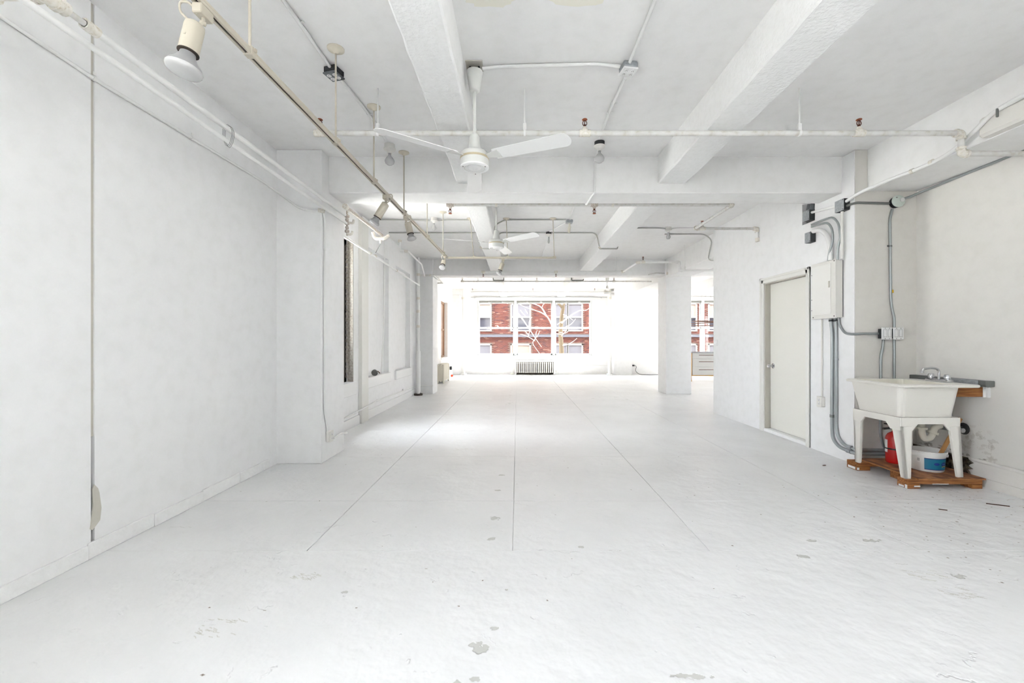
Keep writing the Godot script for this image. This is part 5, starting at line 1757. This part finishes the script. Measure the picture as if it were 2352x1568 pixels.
func electrics() -> void:
	var st: SurfaceTool
	var t: Node3D
	# breaker panel
	var pn := thing("breaker_panel", "cream electrical breaker panel on the wall beside the door", "electrical panel", V(3.40, 1.51, 4.68))
	st = S()
	cbox(st, V(3.372, 1.505, 4.512), V(XP, 2.115, 4.862), 0.004)
	wpart(st, "cabinet", M.box_paint, pn)
	st = S()
	cbox(st, V(3.358, 1.50, 4.503), V(3.374, 2.12, 4.872), 0.003)
	var tr := wpart(st, "trim_frame", M.box_paint, pn)
	st = S()
	cbox(st, V(3.350, 1.545, 4.565), V(3.360, 2.09, 4.852), 0.003)
	var dr := wpart(st, "door", M.panel_door, pn)
	st = S()
	cbox(st, V(3.343, 1.83, 4.572), V(3.352, 1.90, 4.590), 0.002)
	wpart(st, "latch", M.jamb_taupe, dr)
	st = S()
	for q in [[1.52, 4.84], [2.105, 4.52], [1.52, 4.52], [1.72, 4.86], [2.0, 4.86], [1.6, 4.86]]:
		lathe(st, [[0.0, 0.0], [0.006, 0.0], [0.005, 0.004], [0.0, 0.005]], 8, along(Vector3.LEFT, V(3.358, q[0], q[1])))
	wpart(st, "screws", M.slot_dark, tr)
	st = S()
	box(st, V(3.44, 1.51, 4.5085), V(XP + 0.001, 2.11, 4.513))
	wpart(st, "bare_edge", M.conduit_dull, pn)
	# ducts in the hole above
	var du := thing("duct_stub", "crumpled metal ducts in the dark hole above the wall boxes", "duct", V(XP + 0.06, 2.64, 5.0))
	for q in [[4.97, 0.03], [5.05, 0.035], [5.12, 0.03]]:
		st = S()
		tube(st, [V(XP + 0.05, 2.66, q[0]), V(XP + 0.045, 2.78, q[0] + 0.02), V(XP + 0.06, 2.89, q[0] - 0.01)], q[1] * 0.7, 8, q[1])
		wpart(st, "duct", M.box_grey, du)
	# three boxes
	metal_box("junction_box", "galvanised junction box set over the dark hole high beside the door", V(3.385, 2.662, 4.945), V(XP + 0.01, 2.782, 5.055), Vector3.LEFT)
	metal_box("junction_box", "galvanised junction box under the edge beam at the right pilaster corner", V(3.385, 2.615, 4.42), V(XP, 2.735, 4.545), Vector3.LEFT)
	metal_box("junction_box", "galvanised junction box above the breaker panel fed by three conduits", V(3.385, 2.40, 4.925), V(XP, 2.52, 5.02), Vector3.LEFT)
	var X := 3.415
	conduit("white conduit joining the two upper junction boxes", [V(X, 2.745, 4.95), V(X, 2.695, 4.54)], 0.014, M.pipe_white)
	t = conduit("white conduit along the foot of the edge beam, rising over its thick part", [V(3.41, 2.70, 4.43), V(3.44, 2.745, 4.30), V(3.565, 2.80, 4.10), onx(2110, 388, 3.565), onx(2180, 355, 3.565), onx(2240, 300, 3.485), onx(2280, 258, 3.485), onx(2380, 203, 3.485)], 0.0165, M.pipe_white, 0.12)
	for q in [[2095, 393], [2140, 372]]:
		coupling(t, onx(q[0], q[1], 3.565), Vector3(0, 0, 1), 0.021, 0.03, M.fitting_paint)
	st = S()
	cbox(st, onx(2286, 250, 3.46), onx(2295, 268, 3.475), 0.003)
	wpart(st, "clip", M.conduit_dull, t)
	conduit("polished conduit from the corner junction box onto the pilaster face", [V(X, 2.655, 4.43), V(3.43, 2.66, 4.37), V(3.46, 2.662, 4.345), ond(2042, 467, 4.345)], 0.012, M.conduit_dull, 0.03)
	# round box with a pull socket
	var rb := thing("round_box", "round pale green box with white socket on the right pilaster", "junction box", ond(2054, 466, 4.36))
	st = S()
	lathe(st, [[0.0, 0.0], [0.055, 0.0], [0.055, 0.05], [0.0, 0.05]], 20, along(Vector3.BACK))
	part(st, "back_box", M.dark_steel, rb)
	st = S()
	lathe(st, [[0.0, 0.05], [0.06, 0.05], [0.061, 0.058], [0.056, 0.062], [0.0, 0.063]], 28, along(Vector3(-0.12, 0.03, 1)))
	var cv := part(st, "cover", M.cover_green, rb)
	st = S()
	lathe(st, [[0.0, 0.06], [0.02, 0.06], [0.021, 0.075], [0.017, 0.078], [0.0, 0.078]], 18, along(Vector3.BACK, Vector3(0.02, 0.01, 0)))
	part(st, "socket", M.plate_white, cv)
	st = S()
	for q in [[-0.03, 0.035], [0.03, -0.035]]:
		box(st, Vector3(q[0] - 0.008, q[1] - 0.004, 0.062), Vector3(q[0] + 0.008, q[1] + 0.004, 0.066))
	part(st, "slots", M.conduit_dull, cv)
	conduit("grey conduit from the round box along the top of the right wall", [ond(2070, 458, 4.33), ond(2090, 452, 4.31), onx(2125, 437, XR - 0.014), onx(2290, 370, XR - 0.014), onx(2400, 325, XR - 0.014)], 0.012, M.conduit, 0.08)
	t = conduit("grey conduit from the round box down to the light switches", wd([[2050, 480], [2047, 490], [2044, 503], [2046, 690], [2050, 715], [2054, 730], [2054, 752]], 4.346), 0.012, M.conduit, 0.05)
	strap(t, ond(2045, 565, 4.346), Vector3.UP, 0.012, Vector3.FORWARD, M.conduit_dull)
	coupling(t, ond(2049, 669, 4.346), Vector3.UP, 0.0128, 0.03, M.yellow, "yellow_tape")
	# switches
	var sw := thing("switch_box", "pair of white double switches on a steel box above the sink", "switch", ond(2050, 780, 4.36))
	st = S()
	cbox(st, ond(2016, 755, 4.36), ond(2074, 777, 4.30), 0.004)
	wpart(st, "back_box", M.dark_steel, sw)
	for q in [[2024, 2049, [[2030, 2037], [2040, 2047]]], [2050.5, 2076, [[2055.5, 2063], [2066, 2072.5]]]]:
		st = S()
		cbox(st, ond(q[0], 751.5, 4.30), ond(q[1], 779.5, 4.292), 0.002)
		var pl := wpart(st, "plate", M.plate_white, sw)
		for k in q[2]:
			st = S()
			cbox(st, ond(k[0], 757, 4.293), ond(k[1], 773, 4.286), 0.002)
			wpart(st, "rocker", M.plate_white, pl)
			st = S()
			box(st, ond(k[0] - 0.6, 756.2, 4.293), ond(k[1] + 0.6, 773.8, 4.2915))
			wpart(st, "gap", M.plate_line, pl)
		st = S()
		for k in q[2]:
			for y in [753.6, 777.4]:
				lathe(st, [[0.0, 0.0], [0.0035, 0.0], [0.003, 0.002], [0.0, 0.0025]], 8, along(Vector3.BACK, ond((k[0] + k[1]) / 2, y, 4.291)))
		wpart(st, "screws", M.slot_dark, pl)
	# below and beside the switches
	var xw := XP - 0.017
	conduit("grey conduit curving from the breaker panel to the switches", [V(xw, 1.52, 4.555), V(xw, 1.42, 4.545), V(xw, 1.335, 4.47), V(xw, 1.325, 4.38), V(3.445, 1.325, 4.345), ond(1985, 766, 4.345), ond(2017, 766, 4.345)], 0.0125, M.conduit, 0.06)
	conduit("left grey conduit dropping from the switches behind the sink", wd([[2029, 778], [2028, 798], [2023, 818], [2022, 1000], [2030, 1028], [2050, 1038], [2070, 1040]], 4.346), 0.0125, M.conduit, 0.07)
	conduit("right grey conduit dropping from the switches behind the sink", wd([[2054, 778], [2054, 1000]], 4.346), 0.0115, M.conduit)
	t = conduit("left of two thick grey conduits from the breaker panel to the floor", [onx(1909, 731, xw), onx(1909, 742, xw), onx(1912, 765, xw), onx(1911, 980, xw), onx(1913, 1008, xw), onx(1927, 1026, xw), V(xw, 0.115, 4.40), V(3.44, 0.112, 4.335), V(3.75, 0.105, 4.335)], 0.0175, M.conduit, 0.07)
	coupling(t, onx(1911, 955, xw), Vector3.UP, 0.021, 0.03, M.conduit_dull)
	coupling(t, V(xw, 0.118, 4.41), Vector3(0, 0, 1), 0.024, 0.05, M.galvanised)
	coupling(t, onx(1909, 736, xw), Vector3.UP, 0.023, 0.02, M.dark_steel, "locknut")
	t = conduit("right of two thick grey conduits from the breaker panel to the floor", [onx(1919, 731, xw), onx(1921, 745, xw), onx(1921, 980, xw), onx(1925, 1003, xw), onx(1937, 1020, xw), V(xw, 0.155, 4.39), V(3.44, 0.15, 4.335), V(3.85, 0.145, 4.335)], 0.0165, M.conduit, 0.07)
	coupling(t, onx(1921, 825, xw), Vector3.UP, 0.021, 0.02, M.galvanised)
	coupling(t, V(xw, 0.157, 4.40), Vector3(0, 0, 1), 0.023, 0.05, M.galvanised)
	coupling(t, onx(1919, 736, xw), Vector3.UP, 0.022, 0.02, M.dark_steel, "locknut")
	run("painted_conduit", "thin painted conduit from the breaker panel down to the outlet", "conduit", wx([[1888, 733], [1888, 912]], XP - 0.012), 0.0095, M.box_paint)
	wall_outlet("cream outlet box low on the wall between the door and the conduits", onx(1891, 922, XP), Vector3.LEFT, 1.05)
	# above the panel
	t = conduit("thick white curved conduit entering the top of the breaker panel", wx([[1868, 531], [1885, 527], [1900, 540], [1907, 565], [1908, 598]], 3.41), 0.024, M.pipe_white, 0.06)
	conduit("outer polished conduit arching from the middle box to the panel", wx([[1864, 516], [1890, 505], [1913, 498], [1926, 512], [1931, 545], [1925, 565], [1924, 597]], 3.405), 0.011, M.conduit, 0.06)
	conduit("inner polished conduit arching from the middle box to the panel", wx([[1864, 521], [1885, 514], [1902, 511], [1912, 527], [1913, 555], [1905, 578], [1902, 599]], 3.395), 0.011, M.conduit, 0.06)
	run("painted_conduit", "straight white conduit from the corner box down into the panel", "conduit", wx([[1934, 482], [1934, 594]], 3.415), 0.014, M.box_paint)

# ------------------------------------------------------------------ sink corner
func tub(st: SurfaceTool, rings: Array, seg := 6) -> void:   # rounded-rectangle rings [x0, x1, d0, d1, y, corner radius], skinned in order
	var loops := []
	for q in rings:
		var l := []
		for c in 4:
			var cx: float = q[1] - q[5] if c in [0, 3] else q[0] + q[5]
			var cd: float = q[3] - q[5] if c in [0, 1] else q[2] + q[5]
			for k in seg + 1:
				var a := PI / 2 * c + PI / 2 * k / seg
				l.append(V(cx + cos(a) * q[5], q[4], cd + sin(a) * q[5]))
		loops.append(l)
	for i in loops.size() - 1:
		var n: int = loops[i].size()
		for k in n:
			var j := (k + 1) % n
			var a: Vector3 = loops[i][k]
			var b: Vector3 = loops[i][j]
			var c: Vector3 = loops[i + 1][j]
			var d: Vector3 = loops[i + 1][k]
			var e := (b - a)
			if e.length() < 1e-5:
				e = c - d
			var nn := e.cross(d - a)
			if nn.length() < 1e-9:
				continue
			nn = nn.normalized()
			tri(st, a, b, c, nn, nn, nn)
			tri(st, a, c, d, nn, nn, nn)

func sink_corner() -> void:
	var st: SurfaceTool
	# timber frame the sink stands on
	var pl := thing("timber_pallet", "low wooden pallet of lumber and plywood under the sink", "pallet", V(3.6, 0, 3.9))
	var pb := [[3.31, 3.42, 3.62, 3.72, 0.0, 0.037, "block"], [3.86, 3.95, 3.62, 3.72, 0.0, 0.037, "block"], [3.29, 3.42, 4.13, 4.26, 0.0, 0.037, "block"], [3.31, 3.95, 3.62, 3.72, 0.038, 0.076, "board"], [3.29, 3.95, 4.13, 4.26, 0.038, 0.076, "board"], [3.45, 3.95, 3.86, 3.95, 0.0, 0.074, "board"]]
	for q in pb:
		st = S()
		cbox(st, V(q[0], q[4], q[2]), V(q[1], q[5], q[3]), 0.003)
		wpart(st, q[6], M.lumber, pl)
	st = S()
	box(st, V(3.395, 0.0765, 3.612), V(3.97, 0.0895, 4.25))
	var sheet := wpart(st, "plywood_sheet", M.plywood, pl)
	st = S()
	for y in [0.0795, 0.0845]:
		box(st, V(3.3935, y, 3.613), V(3.396, y + 0.002, 4.249))
		box(st, V(3.396, y, 3.6105), V(3.968, y + 0.002, 3.613))
	wpart(st, "ply_layers", M.ply_edge, sheet)
	st = S()   # spilt white paint on the ends
	for q in [[3.306, 3.309, 3.65, 3.70, 0.004, 0.02], [3.306, 3.31, 3.62, 3.64, 0.002, 0.034], [3.365, 3.42, 3.617, 3.619, 0.016, 0.028], [3.52, 3.66, 3.617, 3.619, 0.038, 0.044]]:
		cbox(st, V(q[0], q[4], q[2]), V(q[1], q[5], q[3]), 0.0008)
	for q in [[3.286, 3.289, 4.15, 4.24, 0.008, 0.03], [3.287, 3.31, 4.127, 4.129, 0.008, 0.03]]:
		cbox(st, V(q[0], q[4], q[2]), V(q[1], q[5], q[3]), 0.0008)
	wpart(st, "paint_drips", M.white_enamel, pl)
	# laundry tub
	var sk := thing("utility_sink", "white plastic utility sink on four tapered legs in the corner", "sink", V(3.55, 0.077, 3.9))
	st = S()
	tub(st, [[3.245, 3.765, 3.61, 4.175, 0.868, 0.05], [3.285, 3.745, 3.655, 4.13, 0.60, 0.05], [3.31, 3.72, 3.68, 4.105, 0.585, 0.04], [3.5, 3.53, 3.88, 3.91, 0.578, 0.005]])
	wpart(st, "basin", M.plastic_sink, sk)
	st = S()
	tub(st, [[3.27, 3.74, 3.635, 4.15, 0.885, 0.045], [3.30, 3.73, 3.67, 4.115, 0.62, 0.045], [3.5, 3.53, 3.88, 3.91, 0.60, 0.005]])
	wpart(st, "basin_inside", M.sink_inside, sk)
	st = S()
	tub(st, [[3.245, 3.765, 3.61, 4.175, 0.862, 0.05], [3.222, 3.90, 3.572, 4.205, 0.862, 0.05], [3.218, 3.904, 3.568, 4.209, 0.868, 0.05], [3.218, 3.904, 3.568, 4.209, 0.878, 0.05], [3.224, 3.898, 3.574, 4.203, 0.886, 0.05], [3.25, 3.76, 3.61, 4.17, 0.888, 0.05], [3.27, 3.74, 3.635, 4.15, 0.885, 0.045]])
	wpart(st, "rim", M.plastic_sink, sk)
	# apron frame: arched panels on the four sides
	st = S()
	var side := func(w: float) -> PackedVector2Array: return PackedVector2Array([Vector2(0, 0.60), Vector2(0, 0.49), Vector2(0.095, 0.49), Vector2(0.14, 0.545), Vector2(w - 0.14, 0.545), Vector2(w - 0.095, 0.49), Vector2(w, 0.49), Vector2(w, 0.60)])
	var bx := Basis(Vector3.RIGHT, Vector3.UP, Vector3.BACK)
	var bz := Basis(Vector3(0, 0, -1), Vector3.UP, Vector3.RIGHT)
	prism(st, side.call(0.50), 0, 0.012, Transform3D(bx, V(3.275, 0, 3.647)))
	prism(st, side.call(0.50), -0.012, 0, Transform3D(bx, V(3.275, 0, 4.14)))
	prism(st, side.call(0.51), -0.012, 0, Transform3D(bz, V(3.275, 0, 3.638)))
	prism(st, side.call(0.51), 0, 0.012, Transform3D(bz, V(3.758, 0, 3.638)))
	wpart(st, "apron", M.plastic_sink, sk)
	for q in [[3.268, 3.32, 3.632, 3.648, 1, 1], [3.774, 3.815, 3.632, 3.648, -1, 1], [3.268, 3.30, 4.152, 4.166, 1, -1], [3.774, 3.815, 4.152, 4.166, -1, -1]]:
		# L-shaped leg, wide at the top, narrow at the foot
		var w := 0.092
		var f := 0.047
		var th := 0.02
		var x0: float = q[0]
		var x1: float = q[1]
		var d0: float = q[2]
		var d1: float = q[3]
		st = S()
		hexa(st, [V(x1, 0.077, d1), V(x1 + q[4] * f, 0.077, d1), V(x1 + q[4] * f, 0.077, d1 + q[5] * th), V(x1, 0.077, d1 + q[5] * th), V(x0, 0.525, d0), V(x0 + q[4] * w, 0.525, d0), V(x0 + q[4] * w, 0.525, d0 + q[5] * th), V(x0, 0.525, d0 + q[5] * th)])
		hexa(st, [V(x1, 0.077, d1), V(x1 + q[4] * th, 0.077, d1), V(x1 + q[4] * th, 0.077, d1 + q[5] * f), V(x1, 0.077, d1 + q[5] * f), V(x0, 0.525, d0), V(x0 + q[4] * th, 0.525, d0), V(x0 + q[4] * th, 0.525, d0 + q[5] * w), V(x0, 0.525, d0 + q[5] * w)])
		wpart(st, "leg", M.plastic_sink, sk)
	# taps
	var fa := thing("faucet", "chrome two-knob faucet with curved spout on the sink deck", "faucet", V(3.835, 0.887, 3.88))
	st = S()
	cbox(st, Vector3(-0.03, 0.0, -0.11), Vector3(0.03, 0.022, 0.11), 0.008)
	part(st, "base", M.chrome, fa)
	st = S()
	tube(st, bend([Vector3(0, 0.02, 0), Vector3(0, 0.11, 0), Vector3(-0.06, 0.125, 0.0), Vector3(-0.16, 0.115, 0.02), Vector3(-0.175, 0.09, 0.022)], 0.05), 0.0105, 12)
	lathe(st, [[0.0, 0.0], [0.013, 0.0], [0.014, 0.02], [0.0, 0.022]], 12, Transform3D(Basis(), Vector3(-0.175, 0.078, 0.022)))
	part(st, "spout", M.chrome, fa)
	for z in [-0.075, 0.075]:
		st = S()
		lathe(st, [[0.0, 0.02], [0.017, 0.02], [0.017, 0.032], [0.024, 0.036], [0.022, 0.062], [0.018, 0.068], [0.0, 0.07]], 10, Transform3D(Basis(), Vector3(0, 0, z)))
		part(st, "knob", M.chrome, fa)
	# galvanised ledge pieces and ledger board behind the rim
	var lg := thing("metal_ledge", "weathered galvanised metal strip along the wall behind the sink", "metal strip", V(4.03, 0.86, 3.95))
	st = S()
	cbox(st, V(4.0, 0.862, 3.64), V(4.078, 0.912, 4.355), 0.004)
	wpart(st, "strip", M.conduit_dull, lg)
	st = S()
	cbox(st, V(3.978, 0.868, 3.70), V(4.0, 0.914, 3.95), 0.003)
	wpart(st, "bright_plate", M.galvanised, lg)
	st = S()
	cbox(st, V(3.775, 0.770, 3.70), V(4.055, 0.852, 3.738), 0.003)
	single(st, "ledger_board", M.lumber, "short brown lumber ledger under the wall side of the sink rim", "board")
	st = S()
	cbox(st, V(4.055, 0.765, 3.675), V(4.08, 0.857, 3.745), 0.002)
	cbox(st, V(4.035, 0.765, 3.692), V(4.06, 0.857, 3.70), 0.002)
	single(st, "angle_bracket", M.white_enamel, "white angle bracket holding the ledger board to the wall", "bracket")
	# drain
	var tp := thing("drain_trap", "white plastic drain trap below the sink", "drain pipe", ond(2128, 1008, 3.86))
	st = S()
	tube(st, bend([ond(2117, 955, 3.86), ond(2117, 995, 3.86), ond(2123, 1008, 3.86), ond(2137, 1006, 3.86), ond(2143, 992, 3.86), ond(2146, 982, 3.86), ond(2158, 977, 3.87), ond(2178, 979, 3.88)], 0.04, 6), 0.026, 14)
	wpart(st, "bend", M.pvc, tp)
	st = S()
	rod(st, ond(2117, 980, 3.86), ond(2117, 985, 3.86), 0.042, 14)
	rod(st, ond(2141, 996, 3.86), ond(2143, 991, 3.86), 0.042, 14)
	wpart(st, "slip_nut", M.pvc, tp)
	st = S()
	tube(st, [ond(2160, 977.5, 3.87), ond(2182, 981, 3.88), V(4.06, 0.44, 3.92)], 0.032, 14)
	wpart(st, "tail_pipe", M.conduit_dull, tp)
	# hose bib on the wall
	var hb := thing("wall_valve", "dark metal valve in the right wall behind the sink leg", "valve", onx(2214, 984, XR))
	st = S()
	lathe(st, [[0.0, 0.0], [0.055, 0.0], [0.045, 0.015], [0.02, 0.02], [0.02, 0.07], [0.026, 0.075], [0.026, 0.10], [0.0, 0.10]], 14, along(Vector3.LEFT))
	part(st, "valve_body", M.dark_steel, hb)
	st = S()
	tube(st, bend([Vector3(-0.08, 0, 0), Vector3(-0.09, 0.05, 0.0), Vector3(-0.11, 0.14, -0.01)], 0.03), 0.009, 8)
	lathe(st, [[0.0, 0.0], [0.022, 0.0], [0.022, 0.012], [0.0, 0.012]], 8, along(Vector3.BACK, Vector3(-0.05, -0.01, 0.03)))
	part(st, "supply", M.chrome, hb)
	# fire extinguisher
	var ex := thing("fire_extinguisher", "red fire extinguisher with black handle standing under the sink", "extinguisher", V(3.622, 0.0895, 4.095))
	st = S()
	lathe(st, [[0.0, 0.0], [0.062, 0.0], [0.068, 0.006], [0.07, 0.02], [0.07, 0.225], [0.066, 0.25], [0.052, 0.275], [0.03, 0.29], [0.02, 0.296], [0.02, 0.305]], 32)
	part(st, "cylinder", M.extinguisher_red, ex)
	st = S()
	lathe(st, [[0.0705, 0.13], [0.0725, 0.13], [0.0725, 0.142], [0.0705, 0.142]], 32)
	part(st, "strap", M.black, ex)
	st = S()
	lathe(st, [[0.018, 0.30], [0.018, 0.315], [0.014, 0.33], [0.014, 0.345], [0.0, 0.345]], 14)
	part(st, "neck", M.yellow, ex)
	st = S()
	hexa(st, [Vector3(-0.11, 0.318, -0.012), Vector3(0.03, 0.328, -0.012), Vector3(0.03, 0.328, 0.012), Vector3(-0.11, 0.318, 0.012), Vector3(-0.105, 0.332, -0.012), Vector3(0.03, 0.345, -0.012), Vector3(0.03, 0.345, 0.012), Vector3(-0.105, 0.332, 0.012)])
	hexa(st, [Vector3(-0.095, 0.368, -0.01), Vector3(0.03, 0.352, -0.01), Vector3(0.03, 0.352, 0.01), Vector3(-0.095, 0.368, 0.01), Vector3(-0.095, 0.378, -0.01), Vector3(0.03, 0.365, -0.01), Vector3(0.03, 0.365, 0.01), Vector3(-0.095, 0.378, 0.01)])
	part(st, "handle", M.black, ex)
	st = S()
	tube(st, bend([Vector3(0.02, 0.335, 0), Vector3(0.085, 0.32, 0), Vector3(0.088, 0.12, 0)], 0.04), 0.011, 10)
	part(st, "hose", M.black, ex)
	curved_label(ex, 0.0708, 0.10, 0.22, deg_to_rad(178), deg_to_rad(222), M.plate_white, "label")
	# bucket
	var bu := thing("paint_bucket", "white plastic bucket with a teal printed label under the sink", "bucket", V(3.725, 0.0895, 3.885))
	st = S()
	lathe(st, [[0.0, 0.0], [0.112, 0.0], [0.118, 0.006], [0.128, 0.135], [0.136, 0.137], [0.138, 0.145], [0.138, 0.165], [0.141, 0.167], [0.141, 0.178], [0.134, 0.18], [0.131, 0.176], [0.128, 0.15], [0.116, 0.012], [0.0, 0.012]], 40)
	part(st, "pail", M.bucket_white, bu)
	st = S()
	lathe(st, [[0.0, 0.0], [0.014, 0.0], [0.013, 0.008], [0.0, 0.01]], 10, along(Vector3(0.5, 0, 0.86), Vector3(0.069, 0.152, 0.119)))
	part(st, "handle_boss", M.bucket_white, bu)
	curved_label(bu, 0.1215, 0.022, 0.125, deg_to_rad(55), deg_to_rad(140), bucket_label(), "label", 0.1285)
	curved_label(bu, 0.1255, 0.085, 0.118, deg_to_rad(152), deg_to_rad(163), barcode(), "barcode", 0.1275)
	# stir stick
	st = S()
	var a := V(3.75, 0.13, 3.84)
	var b := onx(2206, 960, 3.99)
	var dr := (b - a).normalized()
	var sd := dr.cross(Vector3(0, 0, 1)).normalized()
	cbox(st, Vector3(-0.018, 0, -0.006), Vector3(0.018, (b - a).length(), 0.006), 0.001, Transform3D(Basis(sd, dr, sd.cross(dr)), a))
	single(st, "stir_stick", M.stick, "wooden stir stick leaning in the bucket against the wall", "stick")

func curved_label(parent: Node3D, r: float, y0: float, y1: float, a0: float, a1: float, m: Material, called: String, r1 := -1.0) -> void:   # printed sheet wrapped on a can; angles run from +x toward the camera
	var st := S()
	if r1 < 0:
		r1 = r
	var n := 18
	for k in n:
		var t0 := float(k) / n
		var t1 := float(k + 1) / n
		var p := func(t: float, top: bool) -> Vector3:
			var a: float = lerpf(a1, a0, t)
			var rr: float = r1 if top else r
			return Vector3(cos(a) * rr, y1 if top else y0, sin(a) * rr)
		var nn := func(t: float) -> Vector3:
			var a: float = lerpf(a1, a0, t)
			return Vector3(cos(a), 0, sin(a))
		tri(st, p.call(t0, false), p.call(t1, false), p.call(t1, true), nn.call(t0), nn.call(t1), nn.call(t1), Vector2(t0, 1), Vector2(t1, 1), Vector2(t1, 0))
		tri(st, p.call(t0, false), p.call(t1, true), p.call(t0, true), nn.call(t0), nn.call(t1), nn.call(t0), Vector2(t0, 1), Vector2(t1, 0), Vector2(t0, 0))
	part(st, called, m, parent)

func ellipse(im: Image, c: Vector2, r: Vector2, col: Color) -> void:
	for y in range(int(c.y - r.y), int(c.y + r.y) + 1):
		for x in range(int(c.x - r.x), int(c.x + r.x) + 1):
			if x >= 0 and y >= 0 and x < im.get_width() and y < im.get_height() and ((Vector2(x, y) - c) / r).length() < 1.0:
				im.set_pixel(x, y, col)

func bucket_label() -> Material:
	var im := Image.create(512, 256, false, Image.FORMAT_RGB8)
	im.fill(Color(0.02, 0.42, 0.55))
	im.fill_rect(Rect2i(0, 0, 512, 16), Color(0.03, 0.10, 0.40))
	im.fill_rect(Rect2i(0, 240, 512, 16), Color(0.03, 0.10, 0.40))
	ellipse(im, Vector2(235, 120), Vector2(58, 30), Color(0.04, 0.14, 0.46))
	ellipse(im, Vector2(235, 120), Vector2(48, 22), Color(0.05, 0.20, 0.55))
	ellipse(im, Vector2(420, 125), Vector2(82, 44), Color(0.03, 0.10, 0.40))
	ellipse(im, Vector2(420, 125), Vector2(70, 34), Color(0.05, 0.17, 0.52))
	for k in 7:   # lettering too small to read
		im.fill_rect(Rect2i(370 + k * 14, 118, 9, 14), Color(0.45, 0.60, 0.80))
	for k in 130:
		for j in 14:
			im.set_pixel(355 + k, 180 + j - int(18.0 * sin(k / 130.0 * PI)) + int(k * -0.03), Color(0.86, 0.72, 0.15))
	for r in [[330, 30, 18, 60], [350, 46, 14, 58], [340, 206, 15, 62], [345, 220, 12, 60]]:
		for k in r[2]:
			im.fill_rect(Rect2i(int(r[0]) + k * 9, int(r[1]), 6, 7), Color(0.10, 0.62, 0.72))
	var m := mat("bucket_print", Color(1, 1, 1), 0.35)
	m.albedo_texture = ImageTexture.create_from_image(im)
	m.texture_repeat = false
	return m

func barcode() -> Material:
	var im := Image.create(64, 64, false, Image.FORMAT_RGB8)
	im.fill(Color(0.93, 0.93, 0.92))
	var x := 4
	while x < 58:
		var w := rng.randi_range(1, 4)
		im.fill_rect(Rect2i(x, 4, w, 52), Color(0.1, 0.1, 0.1))
		x += w + rng.randi_range(1, 4)
	var m := mat("barcode_print", Color(1, 1, 1), 0.4)
	m.albedo_texture = ImageTexture.create_from_image(im)
	m.texture_repeat = false
	return m

# ------------------------------------------------------------------ small things
func small_things() -> void:
	var st: SurfaceTool
	wall_outlet("white outlet box at the foot of the first left pilaster", V(-2.0, 0.255, 4.49), Vector3.RIGHT, 1.05)
	for q in [[1893, 1069, 0.035, 0.012, 0.3, "dark wood chip on the floor in front of the door partition"], [2292, 1160, 0.13, 0.006, -0.45, "long brown splinter on the floor right of the pallet"], [2166, 1171, 0.05, 0.003, -0.4, "thin grey splinter on the floor in front of the pallet"]]:
		st = S()
		var c := ony(q[0], q[1], 0.0)
		cbox(st, Vector3(-q[2] / 2, 0, -q[3] / 2), Vector3(q[2] / 2, 0.006, q[3] / 2), 0.001, Transform3D(Basis(Vector3.UP, q[4]), c))
		single(st, "wood_splinter", M.debris, q[5], "debris")
